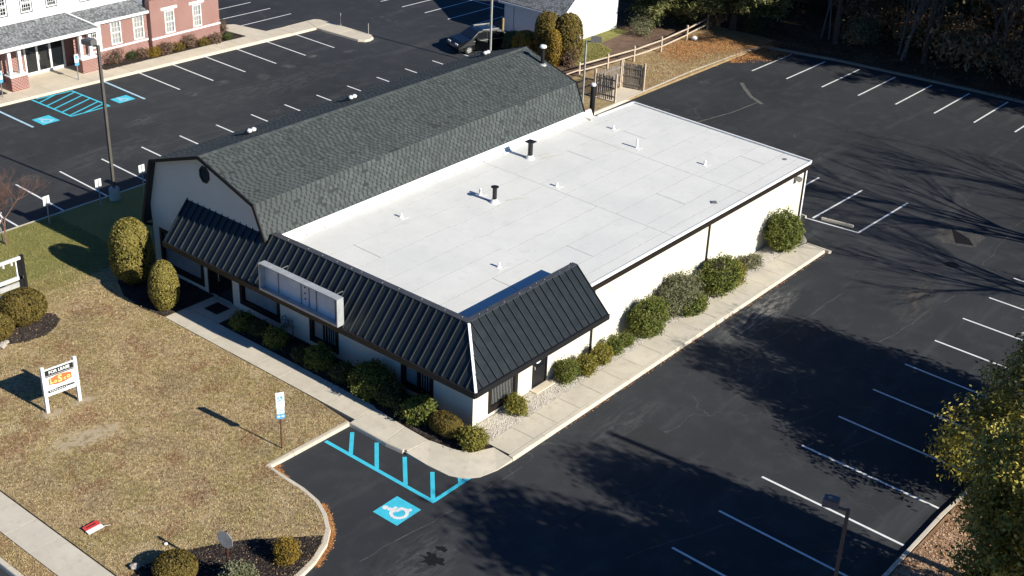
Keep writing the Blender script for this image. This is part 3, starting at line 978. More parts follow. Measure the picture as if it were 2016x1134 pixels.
m.build('rear_wall', MAT['wall'], BL)
# dark floor inside, so rooms behind the glass stay closed
MB().box(0.9, 0.9, 0.02, 26, 20, 0.05).build('floor', MAT['interior'], BL)
MB().box(0.02, 0.9, 2.55, 8, 20.5, 2.6).build('room_ceiling', MAT['interior'], BL)
MB().box(2.2, 0.5, 0.05, 2.25, 20.5, 2.55).build('partition', MAT['interior'], BL)


def window(kind, origin, u, n, a, b, c, d, cover, bars=()):
    """frame set in an opening; u along the wall, n pointing out; cover: blinds or curtain behind the pane"""
    o, u, n = Vector(origin), Vector(u), Vector(n)
    P = lambda s_, z, k: o + u * s_ + n * k + Vector((0, 0, z))
    m = MB(); w = 0.13
    for s0, s1, z0, z1 in ((a - 0.05, b + 0.05, c - 0.1, c + w), (a - 0.05, b + 0.05, d - w, d + 0.04), (a - 0.05, a + w, c + w, d - w), (b - w, b + 0.05, c + w, d - w)):
        pp = [P(s0, z0, -0.06), P(s1, z0, -0.06), P(s1, z1, -0.06), P(s0, z1, -0.06)]
        m.extr(pp, n * 0.10)
    for s0 in bars:
        m.extr([P(s0 - 0.03, c + w, -0.05), P(s0 + 0.03, c + w, -0.05), P(s0 + 0.03, d - w, -0.05), P(s0 - 0.03, d - w, -0.05)], n * 0.07)
    fr = m.build('window', MAT['trim'], BL)
    MB().quad(P(a + w, c + w, -0.02), P(b - w, c + w, -0.02), P(b - w, d - w, -0.02), P(a + w, d - w, -0.02)).build('pane', MAT['glass'], fr)
    m = MB(); x = a + w
    if cover == 'slats':
        while x < b - w - 0.02:
            m.extr([P(x, c + w, -0.10), P(x + 0.055, c + w, -0.13), P(x + 0.055, d - w, -0.13), P(x, d - w, -0.10)], n * -0.006); x += 0.10
        m.build('blind', MAT['white'], fr)
    elif cover == 'curtain':
        k = 0
        while x < b - w - 0.02:
            x2 = min(x + 0.09, b - w)
            m.quad(P(x, c + w, -0.12 - 0.03 * (k % 2)), P(x2, c + w, -0.12 - 0.03 * ((k + 1) % 2)), P(x2, d - w, -0.12 - 0.03 * ((k + 1) % 2)), P(x, d - w, -0.12 - 0.03 * (k % 2)))
            x = x2; k += 1
        m.build('curtain', MAT['curtain'], fr)
    elif cover == 'half':
        wdt = (b - a) * 0.42
        m.quad(P(b - w, c + w, -0.12), P(b - w - wdt, c + w, -0.12), P(b - w - wdt, d - w, -0.12), P(b - w, d - w, -0.12))
        for k in range(5):
            x = a + w + 0.05 + k * 0.14
            m.quad(P(x, c + w, -0.14), P(x + 0.05, c + w, -0.14), P(x + 0.05, d - w, -0.14), P(x, d - w, -0.14))
        m.build('blind', MAT['blind'], fr)
    return fr


for (a, b, c, d), cov, bars in zip([front_open[0], front_open[2], front_open[3], front_open[4]], ['curtain', 'curtain', 'half', 'half'], [(), (), (8.85,), (3.1,)]):
    window('w', (0, 0, 0), (0, 1, 0), (-1, 0, 0), a, b, c, d, cov, bars)
window('w', (0, 0, 0), (1, 0, 0), (0, -1, 0), 1.0, 2.8, 0.25, 2.3, 'slats')
# front entrance: dark recessed door
m = MB()
m.box(0.02, 15.1, 0, 0.12, 15.24, 2.25).box(0.02, 16.81, 0, 0.12, 16.95, 2.25).box(0.02, 15.24, 2.12, 0.12, 16.81, 2.25).box(0.05, 16.2, 0.02, 0.11, 16.28, 2.12)
dr = m.build('door', MAT['trim'], BL)
MB().box(0.08, 15.24, 0.03, 0.085, 16.81, 2.12).build('pane', MAT['darkglass'], dr)
MB().box(0.05, 15.5, 1.35, 0.055, 15.72, 1.6).build('notice', MAT['signface'], dr)
MB().box(0.02, 16.12, 0.9, 0.05, 16.16, 1.3).build('handle', MAT['palemetal'], dr)
# east door
m = MB()
m.box(3.84, 0.0, 0, 3.93, 0.10, 2.12).box(4.81, 0.0, 0, 4.9, 0.10, 2.12).box(3.93, 0.0, 2.03, 4.81, 0.10, 2.12).box(3.93, 0.05, 0.02, 4.81, 0.09, 2.03)
dr = m.build('door', MAT['blacktrim'], BL)
MB().box(4.06, 0.035, 0.92, 4.68, 0.045, 1.5).build('pane', MAT['darkglass'], dr)
m = MB()
for k in range(8):
    a0, a1 = 2 * math.pi * k / 8, 2 * math.pi * (k + 1) / 8
pts = [(4.30 + 0.17 * math.cos(2 * math.pi * k / 12), 0.025, 1.24 + 0.10 * math.sin(2 * math.pi * k / 12)) for k in range(12)]
MB().extr(pts, (0, 0.006, 0)).build('notice', MAT['signface'], dr)
MB().box(3.98, -0.03, 0.95, 4.03, 0.04, 1.08).build('handle', MAT['palemetal'], dr)
MB().box(3.7, -0.42, -0.02, 5.05, -0.03, 0.06).build('step', MAT['concrete_w'], BL)

# flat roof: deck with joint-grey surface, then single white membrane sheets laid over it
deck = [(0.3, 0.0), (27.42, 0.0), (27.42, 11.62), (24.1, 11.74), (23.9, 12.15), (0.3, 12.15)]
m = MB()
n = len(deck)
top = [(x, y - (0.08 if y == 0 else 0), RZ(y) - 0.008) for x, y in deck]
bot = [(x, y, 3.4) for x, y in deck]
m.quad(*top)
for k in range(n):
    k2 = (k + 1) % n
    m.quad(bot[k], bot[k2], top[k2], top[k])
m.quad(*reversed(bot))
m.build('roof_deck', MAT['seam'], BL)
bands = [0.32, 7.42, 14.3, 21.2, 27.40]
for bi, (xa, xb) in enumerate(zip(bands[:-1], bands[1:])):
    y = 0.62
    ys = [-0.06, 0.62]
    off = [0.95, 0.85, 1.05, 0.9][bi]
    y = 0.62 + off
    while y < 11.3:
        ys.append(y); y += 1.62 + 0.12 * math.sin(bi * 3 + y)
    ytop = 12.12
    if ytop - ys[-1] < 0.6: ys.pop()
    ys.append(ytop)
    for k, (ya, yb) in enumerate(zip(ys[:-1], ys[1:])):
        cuts = [xa, xb]
        if k % 4 == 2: cuts.insert(1, xa + (xb - xa) * (0.35 + 0.3 * ((k * 7 + bi) % 3) / 2))
        for ca, cb in zip(cuts[:-1], cuts[1:]):
            g = 0.021
            x0_, x1_ = ca + g, cb - g
            y0_, y1_ = ya + g * 0.8, yb - g * 0.8
            if bi == 3 and y1_ > 11.6:
                poly = [(x0_, y0_), (x1_, y0_), (x1_, 11.6), (24.2, 11.72), (23.95, 12.1), (x0_, 12.1)]
            else:
                poly = [(x0_, y0_), (x1_, y0_), (x1_, y1_), (x0_, y1_)]
            mm = MB()
            mm.extr([(px, py, RZ(py) + random.uniform(0.001, 0.003)) for px, py in poly], (0, 0, -0.006))
            mm.build('membrane_sheet', MAT['membrane'], BL)
# wrinkled double seam ridges running across
for x, w in ((7.42, 0.06), (14.3, 0.022), (21.2, 0.018)):
    mm = MB()
    mm.extr([(x - w, 0.1, RZ(0.1) + 0.006), (x + w, 0.1, RZ(0.1) + 0.006), (x + w, 11.9, RZ(11.9) + 0.006), (x - w, 11.9, RZ(11.9) + 0.006)], (0, 0, -0.01))
    mm.build('seam_strip', MAT['membrane' if w > 0.05 else 'seamline'], BL)
# white edge and dark gutter line along the east eave, white edge at the rear
MB().beam((7.3, -0.11, RZ(0) - 0.03), (27.44, -0.11, RZ(0) - 0.03), 0.08, 0.14).build('roof_edge', MAT['flash'], BL)
MB().beam((27.47, -0.14, RZ(0) + 0.02), (27.47, 11.66, RZ(11.6) + 0.02), 0.10, 0.12).build('roof_edge', MAT['flash'], BL)
MB().beam((27.47, 11.68, RZ(11.6) + 0.02), (24.1, 11.8, RZ(11.7) + 0.02), 0.10, 0.10).build('roof_edge', MAT['flash'], BL)
MB().beam((7.3, -0.09, 3.48), (27.42, -0.09, 3.48), 0.14, 0.22).build('fascia', MAT['trim'], BL)
for x in (8.0, 17.5, 27.1):
    MB().box(x - 0.05, -0.07, -0.12, x + 0.05, -0.005, 3.4).build('downspout', MAT['trim'], BL)
MB().box(27.2, -0.05, -0.14, 27.34, 0.05, 3.42).build('corner_trim', MAT['white'], BL)
m = MB().box(9.24, -0.04, 2.8, 9.46, -0.005, 3.0)
m.build('wall_vent', MAT['wall'], BL)
MB().box(19.25, -0.03, 2.8, 19.37, -0.004, 2.95).build('wall_vent', MAT['wall'], BL)
m = MB().box(26.0, -0.12, 3.08, 26.22, -0.005, 3.26)
m.extr([(25.95, -0.34, 3.05), (26.27, -0.34, 3.05), (26.27, -0.34, 3.22), (25.95, -0.34, 3.22)], (0, 0.22, 0.06))
m.build('flood_light', MAT['greymetal'], BL)
# white flashing where the shingles meet the flat roof
m = MB()
m.extr([(0.5, 12.0, RZ(12) + 0.005), (23.95, 12.0, RZ(12) + 0.005), (23.95, 12.2, 4.44), (0.5, 12.2, 4.44)], (0, 0.05, 0.01))
m.build('flashing', MAT['flash'], BL)
for x, y, ang, L in ((16.9, 10.2, -0.35, 1.5), (17.0, 10.5, -0.2, 0.9), (11.5, 8.1, -0.5, 1.3)):
    a = Vector((x, y, 0)); d_ = Vector((math.cos(ang), math.sin(ang), 0)); n_ = Vector((-d_.y, d_.x, 0)) * 0.045
    pq = [a - n_, a + d_ * L - n_ * 0.3, a + d_ * L + n_ * 0.3, a + n_]
    MB().quad(*[(p.x, p.y, RZ(p.y) + 0.006) for p in pq]).build('rust_streak', MAT['ruststain'], BL)
x = 0.8
while x < 23:
    m = MB()
    w = random.uniform(0.5, 1.6)
    if random.random() < 0.55:
        a = random.uniform(0.0, 0.05)
        m.extr([(x, 11.86 - a, RZ(11.86) + 0.012), (x + w, 11.88 - a * 0.5, RZ(11.86) + 0.012), (x + w, 11.98, RZ(11.98) + 0.05), (x, 11.98, RZ(11.98) + 0.05)], (0, 0, -0.02))
        m.build('lifted_flashing_edge', MAT['flash'], BL)
    x += w + random.uniform(0.1, 0.8)

# mansard: individual standing-seam pans
ZB, ZT = 2.93, 4.66


def pan(face, a, b, hip, smax, mat='metalroof'):
    """face(s,t)->point, normal; pan between a and b along the eave, clipped by the hip line s>=hip(t)"""
    pts = []
    N = 12
    # polygon: bottom edge t=0, top t=1, with left boundary max(a, hip(t))
    left = [(max(a, hip(t / N)), t / N) for t in range(N + 1)]
    left = [(s, t) for s, t in left if s < b - 1e-4]
    if not left: return
    t_top = left[-1][1]
    poly = [left[0], (b, 0.0)] if left[0][0] < b else []
    if hip(1.0) < b:
        poly += [(b, 1.0), left[-1]] if left[-1][1] == 1.0 else [(b, 1.0)]
        if left[-1][1] != 1.0: poly.append((hip(1.0), 1.0))
    else:
        tb = next(t / 200 for t in range(201) if hip(t / 200) >= b)
        poly += [(b, tb)]
    # add the break point where hip meets a
    if hip(0) < a < hip(1.0):
        ta = next(t / 200 for t in range(201) if hip(t / 200) >= a)
        if hip(1.0) < b:
            poly = [(a, 0), (b, 0), (b, 1), (hip(1.0), 1), (a, ta)]
        else:
            tb = next(t / 200 for t in range(201) if hip(t / 200) >= b)
            poly = [(a, 0), (b, 0), (b, tb), (a, ta)]
    elif hip(0) >= a:
        tb = next((t / 200 for t in range(201) if hip(t / 200) >= b), 1.0)
        poly = [(hip(0), 0), (b, 0), (b, tb)]
    else:
        poly = [(a, 0), (b, 0), (b, 1), (a, 1)]
    P = [Vector(face(s, t)) for s, t in poly]
    nrm = (P[1] - P[0]).cross(P[2] - P[0]).normalized()
    if nrm.z < 0: nrm = -nrm
    mm = MB()
    mm.extr([p + nrm * 0.004 * random.uniform(0, 1) for p in P], -nrm * 0.02)
    # rib along the left edge
    ta0, ta1 = 0.0, 1.0
    if hip(1.0) > a:
        if hip(0) >= a: ta1 = 0
        else: ta1 = next(t / 200 for t in range(201) if hip(t / 200) >= a)
    if ta1 > 0.05:
        p, q_ = Vector(face(a, 0)), Vector(face(a, ta1))
        nb = len(mm.f)
        mm.beam(p + nrm * 0.034, q_ + nrm * 0.034, 0.024, 0.068, nrm)
        po = mm.build('metal_panel', MAT[mat], BL)
        po.data.materials.append(MAT['ribmetal'])
        for f in list(po.data.polygons)[nb:]: f.material_index = 1
    else:
        mm.build('metal_panel', MAT[mat], BL)


face_f = lambda s, t: (-1.5 + 1.58 * t, s, ZB + (ZT - ZB) * t)
hip_f = lambda t: -1.36 + 1.81 * t
W_P = 0.432
s = -1.36
while s < 17.95:
    pan(face_f, s, min(s + W_P, 18.0), hip_f, 18.0); s += W_P
MB().beam((-1.5, 18.0, ZB + 0.02), (0.05, 18.0, ZT + 0.02), 0.05, 0.08).build('edge_trim', MAT['metalroof'], BL)
face_e = lambda s, t: (s, -1.36 + 1.81 * t, ZB + (ZT - ZB) * t)
hip_e = lambda t: -1.5 + 1.58 * t
s = -1.5
while s < 7.2:
    pan(face_e, s, min(s + 0.435, 7.22), hip_e, 7.2); s += 0.435
# bright hip flashing at the corner
m = MB()
h0, h1 = Vector((-1.53, -1.39, ZB)), Vector((0.05, 0.42, ZT + 0.02))
m.beam(h0 + Vector((0.015, -0.035, 0)), h1 + Vector((0.015, -0.035, 0)), 0.13, 0.03, (0, -1, 0.75))
m.build('hip_flashing', MAT['white'], BL)
# end gusset, fascia, soffit, parapet back and coping
m = MB()
m.extr([(7.22, -1.36, ZB - 0.2), (7.22, 0.45, ZT), (7.22, 0.8, ZT), (7.22, 0.8, 3.6), (7.22, 0.0, 3.4), (7.22, 0.0, 2.7)], (-0.05, 0, 0))
m.build('end_panel', MAT['metalroof'], BL)
m = MB()
m.beam((-1.56, -1.44, 2.81), (-1.56, 18.02, 2.81), 0.1, 0.25).beam((-1.505, -1.41, 2.81), (7.25, -1.41, 2.81), 0.1, 0.25)
m.build('fascia', MAT['blacktrim'], BL)
m = MB()
m.box(-1.5, -1.36, 2.69, -0.005, 18.0, 2.71).box(-0.004, -1.36, 2.69, 7.2, -0.005, 2.71)
m.build('soffit', MAT['blacktrim'], BL)
MB().extr([(-1.5, 18.0, 2.7), (0.0, 18.0, 2.7), (0.0, 18.0, 4.45)], (0, -0.04, 0)).build('end_panel', MAT['metalroof'], BL)
m = MB()
m.box(0.28, 0.66, 3.6, 0.34, 12.0, ZT).box(0.28, 0.60, 3.6, 7.2, 0.66, ZT)
m.build('parapet', MAT['cap'], BL)
m = MB()
m.box(0.05, 0.43, ZT, 0.36, 12.15, ZT + 0.045)
m.build('coping', MAT['cap'], BL)
m = MB()
m.box(0.36, 0.43, ZT, 7.24, 0.70, ZT + 0.045)
m.build('coping', MAT['cap'], BL)
bolt = MB().lathe((0, 0, 0), [(0.024, 0), (0.024, 0.012), (0.014, 0.02)], 6).mesh('bolt', MAT['cabinet'])
yb = 0.9
while yb < 11.9:
    o = link('bolt', bolt, BL); o.location = (0.21 + random.uniform(-0.05, 0.05), yb, ZT + 0.045); yb += random.choice([0.55, 0.9, 1.3, 1.9])
xb = 0.9
while xb < 7:
    o = link('bolt', bolt, BL); o.location = (xb, 0.56 + random.uniform(-0.04, 0.04), ZT + 0.045); xb += random.choice([0.5, 0.7, 1.0])

# ------------------------------------------------------------------ barn-roof wing
YR, ZR_, YB, ZBR = 16.6, 7.24, 3.71, 6.0
rake = [(12.22, 4.44), (12.89, 6.0), (16.6, 7.24), (20.31, 6.0), (21.38, 2.5)]
m = MB()
m.extr([(0, 12.25, 3.502), (0, 12.25, 4.40), (0, 12.92, 5.94), (0, 16.6, 7.17), (0, 20.28, 5.94), (0, 21.0, 3.6), (0, 21.0, 3.502)], (0.08, 0, 0))
m.build('gable_wall', MAT['wall'], BL)
m = MB()
m.extr([(23.2, 11.62, 3.4), (23.2, 12.25, 4.40), (23.2, 12.92, 5.94), (23.2, 16.6, 7.17), (23.2, 20.28, 5.94), (23.2, 21.0, 2.6), (23.2, 11.62, 2.6)], (-0.08, 0, 0))
m.build('gable_wall', MAT['wall'], BL)
XG0, XG1 = -0.26, 23.3
# roof planes (dark underlay) with slate-grey tabs laid row by row
planes = []
for (ya, za), (yb_, zb_) in zip(rake[:-1], rake[1:]):
    planes.append((Vector((0, ya, za)), Vector((0, yb_, zb_))))
m = MB()
for a, b in planes:
    d = (b - a).normalized(); nrm = Vector((0, -d.z, d.y))
    if nrm.z < 0: nrm = -nrm
    m.extr([(XG0, a.y, a.z), (XG1, a.y, a.z), (XG1, b.y, b.z), (XG0, b.y, b.z)], -nrm * 0.09)
m.build('roof', MAT['shinglebase'], BL)
rroof = [o for o in BL.children if o.name.startswith('roof') and o.name.split('.')[0] == 'roof'][0]


def tabs_on(low, high, x0, x1, tab, gap, row, jitter):
    """quads (top face + front edge) for shingle tabs on the plane rising from low to high"""
    d = (high - low); L = d.length; d = d / L
    nrm = Vector((0, -d.z, d.y))
    if nrm.z < 0: nrm = -nrm
    rows = int(L / row); out = []
    rs = L / rows
    for r_ in range(rows):
        xk = x0 - random.random() * (tab + gap)
        while xk < x1:
            x = xk + random.uniform(-jitter, jitter) * tab * 0.4
            w = tab * random.uniform(1 - jitter, 1 + jitter)
            g = gap
            a, b = max(x0, x), min(x1, x + w)
            if b - a > 0.04 and random.random() > 0.03:
                s0, s1 = r_ * rs, (r_ + 1) * rs + 0.01
                if random.random() < 0.2: s0 += 0.02
                e = 0.011
                p0 = low + d * s0; p1 = low + d * s1
                out.append((a, b, p0, p1, nrm * e))
            xk += tab + gap
    return out


tabs = []
for k, (a, b) in enumerate(planes):
    lo, hi = (a, b) if a.z < b.z else (b, a)
    if k < 2: tabs += [(k,) + t for t in tabs_on(lo, hi, XG0 + 0.02, XG1 - 0.02, 0.205, 0.095, 0.152, 0.14)]
far_planes = []
for k in (2, 3):
    a, b = planes[k]
    lo, hi = (a, b) if a.z < b.z else (b, a)
    far_planes += [(k,) + t for t in tabs_on(lo, hi, XG0 + 0.02, XG1 - 0.02, 0.205, 0.095, 0.152, 0.14)]


def tab_quads(t):
    k, a, b, p0, p1, e = t
    A = [(a, p0.y, p0.z), (b, p0.y, p0.z), (b, p1.y, p1.z), (a, p1.y, p1.z)]
    lift = [e, e, e * 0.3, e * 0.3]
    top = [(x + l.x, y + l.y, z + l.z) for (x, y, z), l in zip(A, lift)]
    low_ = [A[0], A[1], top[1], top[0]]
    return top, low_


cx = np.array([-34.7, -29.6, 30.5])
tabs.sort(key=lambda t: (t[1] + 34.7) ** 2 + (t[3].y + 29.6) ** 2 + (t[3].z - 30.5) ** 2)
for t in tabs[:300]:
    top, lowq = tab_quads(t)
    mm = MB(); mm.quad(*top); mm.quad(*lowq)
    me = bpy.data.meshes.new('shingle')
    me.from_pydata(mm.v[:4] + [mm.v[4], mm.v[5]], [], [(0, 1, 2, 3), (4, 5, 1, 0)])
    me.materials.append(MAT['shingle'])
    link('shingle', me, rroof)
V = []; F = []
for t in tabs[300:] + far_planes:
    top, lowq = tab_quads(t)
    i = len(V)
    V += top + [lowq[0], lowq[1]]
    F += [(i, i + 1, i + 2, i + 3), (i + 4, i + 5, i + 1, i)]
me = bpy.data.meshes.new('shingles'); me.from_pydata(V, [], F); me.materials.append(MAT['shingle'])
props(link('shingles', me, rroof), kind='stuff')
# ridge cap pieces
m = MB(); x = XG0
while x < XG1 - 0.05:
    x2 = min(x + 0.26, XG1)
    for sgn in (-1, 1):
        m.extr([(x, YR, ZR_ + 0.028), (x2, YR, ZR_ + 0.02), (x2, YR + sgn * 0.15, ZR_ - 0.03), (x, YR + sgn * 0.15, ZR_ - 0.022)], (0, 0, -0.012))
    x = x2 - 0.004
m.build('ridge_cap', MAT['shingle'], rroof)
# black barge boards along both gables, gutter of the far eave
for X in (XG0 - 0.03, XG1 + 0.03):
    m = MB()
    for (ya, za), (yb_, zb_) in zip(rake[:-1], rake[1:]):
        m.beam((X, ya, za - 0.05), (X, yb_, zb_ - 0.05), 0.07, 0.16)
    m.build('barge_board', MAT['blacktrim'], BL)
m = MB().beam((XG0, 21.42, 2.44), (XG1, 21.42, 2.44), 0.12, 0.12)
m.beam((XG0, 21.3, 2.38), (0.0, 21.0, 2.3), 0.1, 0.1)
m.build('gutter', MAT['blacktrim'], BL)
# eight-sided louvre high in the gable
pts8 = lambda r, X: [(X, 16.55 + 0.36 * r * math.sin(2 * math.pi * (k + .5) / 8), 6.28 + 0.43 * r * math.cos(2 * math.pi * (k + .5) / 8)) for k in range(8)]
g = MB(); a, b = pts8(1.0, -0.06), pts8(0.78, -0.06)
for k in range(8):
    k2 = (k + 1) % 8
    g.extr([a[k], a[k2], b[k2], b[k]], (0.06, 0, 0))
g = g.build('gable_vent', MAT['blacktrim'], BL)
m = MB()
for k in range(7):
    z = 5.98 + k * 0.09
    w = 0.28 * math.sqrt(max(0.1, 1 - ((z - 6.28) / 0.36) ** 2))
    m.extr([(-0.045, 16.55 - w, z), (-0.045, 16.55 + w, z), (-0.01, 16.55 + w, z + 0.08), (-0.01, 16.55 - w, z + 0.08)], (0.008, 0, 0.004))
m.build('louvre', MAT['blacktrim'], g)

# empty sign cabinet on the mansard
sg = root('sign_cabinet', (-1.6, 8.5, 3.0), 'empty pale metal sign cabinet with open front, hung on the black mansard', 'sign cabinet')
X0, X1, Y0, Y1, Z0, Z1 = -1.78, -1.42, 6.0, 10.92, 3.06, 4.36
m = MB()
m.box(X0, Y0, Z1 - 0.05, X1, Y1, Z1).box(X0, Y0, Z0, X1, Y1, Z0 + 0.05).box(X0, Y0, Z0 + 0.05, X1, Y0 + 0.05, Z1 - 0.05).box(X0, Y1 - 0.05, Z0 + 0.05, X1, Y1, Z1 - 0.05)
m.build('cabinet', MAT['cabinet'], sg)
MB().box(X1 - 0.04, Y0 + 0.05, Z0 + 0.05, X1 - 0.02, Y1 - 0.05, Z1 - 0.05).build('back_panel', MAT['cabin_in'], sg)
m = MB()
m.box(X0 - 0.015, Y0, Z0, X0, Y1, Z0 + 0.10).box(X0 - 0.015, Y0, Z0 + 0.1, X0, Y0 + 0.06, Z1).box(X0 - 0.015, Y1 - 0.06, Z0 + 0.1, X0, Y1, Z1)
m.build('retainer', MAT['cabinet'], sg)
m = MB()
for y in (6.45, 7.6, 8.05, 8.55, 10.0):
    m.box(X1 - 0.08, y - 0.012, Z0 + 0.06, X1 - 0.041, y + 0.012, Z1 - 0.06)
m.build('rib', MAT['greymetal'], sg)
for z in (3.45, 3.72, 4.0):
    MB().tube((X1 - 0.075, 8.3, z), (X1 - 0.041, 8.3, z), 0.035, n=8).build('lamp_socket', MAT['black'], sg)
for y in (6.5, 9.9):
    m = MB().beam((X1, y, 4.28), (-0.98, y, 4.29), 0.03, 0.03).beam((X1, y, 3.2), (-1.24, y, 3.2), 0.05, 0.05)
    m.build('bracket', MAT['greymetal'], sg)

# gas meter and pipes on the front wall
gm = root('gas_meter', (-0.2, 11.1, 0), 'grey gas meter and bent pipes on the shaded front wall', 'gas meter')
MB().lathe((-0.2, 11.15, 0.45), [(0.10, 0), (0.15, 0.05), (0.15, 0.30), (0.09, 0.36)], 10).build('meter_body', MAT['greymetal'], gm)
m = MB().path([(-0.2, 11.15, 0.8), (-0.2, 11.15, 0.98), (-0.2, 10.7, 0.98), (-0.2, 10.7, 0.02)], [0.03] * 4).path([(-0.2, 11.35, 0.0), (-0.2, 11.35, 0.9), (-0.03, 11.35, 0.9)], [0.03] * 3)
m.build('pipe', MAT['greymetal'], gm)
MB().lathe((-0.2, 10.7, 0.55), [(0.03, 0), (0.1, 0.02), (0.1, 0.08), (0.03, 0.1)], 10).build('regulator', MAT['greymetal'], gm)

mat_o = MB().box(-1.15, 14.95, 0.014, -0.35, 15.85, 0.026)
thing_mesh(mat_o, 'door_mat', MAT['black'], (-0.75, 15.4, 0.014), 'black door mat on the entry slab by the dark front door', 'door mat')


# ---- things standing on the roofs
def vent_small(x, y, h, label, base=True):
    z = RZ(y)
    r_ = root('roof_vent', (x, y, z), label, 'roof vent', 'small vents on the white flat roof')
    m = MB().box(x - 0.27, y - 0.25, z - 0.002, x + 0.27, y + 0.25, z + 0.007)
    m.build('base_flange', MAT['membrane'], r_)
    m = MB().lathe((x, y, z), [(0.12, 0.006), (0.09, 0.04), (0.065, 0.07), (0.065, h), (0.045, h)], 10)
    m.build('pipe', MAT['white'], r_)


vent_small(23.19, 10.02, 0.24, 'stubby white vent on a grey-edged flange near the far roof end')
vent_small(21.93, 7.53, 0.52, 'tall thin white vent pipe on the flat roof')
vent_small(22.74, 3.68, 0.26, 'short white vent nearest the outer corner of the flat roof')
vent_small(14.71, 7.39, 0.22, 'short white vent on the middle cross seam of the flat roof')
vent_small(6.44, 10.29, 0.22, 'short white vent near the shingled roof on the flat roof')
vent_small(5.93, 3.77, 0.25, 'short white vent nearest the blue-shaded mansard parapet')
vent_small(11.08, 9.37, 0.36, 'small white bent vent beside the shorter black flue')


def flue(x, y, h, r0, label, cap):
    z = RZ(y)
    o = root('flue_pipe', (x, y, z), label, 'flue pipe', 'black flues on the flat roof')
    MB().lathe((x, y, z), [(0.24, 0.0), (0.22, 0.03), (r0 + 0.05, 0.16), (r0 + 0.02, 0.2)], 12).build('collar', MAT['flash'], o)
    MB().lathe((x, y, z + 0.15), [(r0, 0.0), (r0, h - 0.15)], 14).build('pipe', MAT['black'], o, smooth=False)
    if cap == 'square':
        m = MB().box(x - 0.22, y - 0.22, z + h, x + 0.22, y + 0.22, z + h + 0.05)
        m.extr([(x - 0.22, y - 0.22, z + h + 0.05), (x + 0.22, y - 0.22, z + h + 0.05), (x + 0.22, y + 0.22, z + h + 0.05), (x - 0.22, y + 0.22, z + h + 0.05)], (0, 0, 0.015))
    else:
        m = MB().lathe((x, y, z + h - 0.03), [(0.07, 0), (0.2, 0.05), (0.2, 0.08), (0.05, 0.13)], 12)
    m.build('cap', MAT['black'], o)


flue(16.46, 10.57, 0.92, 0.13, 'taller black flue with flat square cap on the white roof', 'square')
flue(10.93, 8.31, 0.80, 0.11, 'shorter black flue with round flared cap on the white roof', 'round')
for x, y, s_ in ((19.0, 0.75, 0.22), (26.66, 1.05, 0.12)):
    thing_mesh(MB().lathe((x, y, RZ(y) + 0.002), [(s_, 0), (s_, 0.03), (s_ * 0.6, 0.04)], 4 if s_ > 0.2 else 12), 'roof_drain', MAT['greymetal'], (x, y, RZ(y)),
               'square grey drain plate near the eave of the white roof' if s_ > 0.2 else 'round grey drain at the outer far corner of the white roof', 'roof drain')

sl = (ZR_ - ZBR) / YB


def stack(x, y, h, r0, capr, label, z0=None):
    z = ZR_ - abs(y - YR) * sl if z0 is None else z0
    o = root('vent_stack', (x, y, z), label, 'vent stack')
    MB().lathe((x, y, z - 0.12), [(r0, 0), (r0, h)], 12).build('pipe', MAT['black'], o)
    MB().lathe((x, y, z - 0.12 + h), [(r0 * 0.7, 0), (capr, 0.04), (capr, 0.13), (capr * 0.7, 0.18)], 14).build('cap', MAT['white'], o)
    if z0 is None:
        MB().lathe((x, y, z - 0.08), [(r0 + 0.14, 0), (r0 + 0.12, 0.06), (r0 + 0.02, 0.12)], 12).build('collar', MAT['palemetal'], o)


stack(22.84, 15.0, 1.05, 0.11, 0.20, 'black stack with white cap at the far end of the shingled roof')
stack(25.25, 13.05, 5.4, 0.15, 0.16, 'tall black stack with white cap behind the building', 0.0)
for x, y, lab in ((4.13, 18.2, 'white twin-capped vent on the far slope, nearest the front gable'), (10.96, 18.26, 'white twin-capped vent on the far slope, middle of three'),
                  (21.8, 18.4, 'white twin-capped vent on the far slope, by the parked car')):
    z = ZR_ - (y - YR) * sl
    o = root('slope_vent', (x, y, z), lab, 'roof vent', 'twin vents on the far roof slope')
    m = MB()
    for dx in (-0.13, 0.13):
        m.lathe((x + dx, y - 0.1, z - 0.06), [(0.06, 0), (0.06, 0.2), (0.12, 0.22), (0.13, 0.3), (0.07, 0.36)], 10)
    m.build('cap', MAT['white'], o)
    MB().lathe((x, y, z - 0.05), [(0.36, 0), (0.34, 0.12), (0.26, 0.2)], 10).build('collar', MAT['black'], o)

# ------------------------------------------------------------------ brick office building across the lot
OB = root('office_building', (20, 50, 0), 'two-storey office with red brick ground floor, white siding above and a columned entrance', 'building')


def facade(x0, x1, y, z0, z1, opens, mat, name, depth=0.12):
    m = MB()
    wall_grid(m, (x0, y, 0), (1, 0, 0), x1 - x0, z0, z1, [(a - x0, b - x0, c, d) for a, b, c, d in opens], depth, (0, 1, 0))
    return m.build(name, MAT[mat], OB)


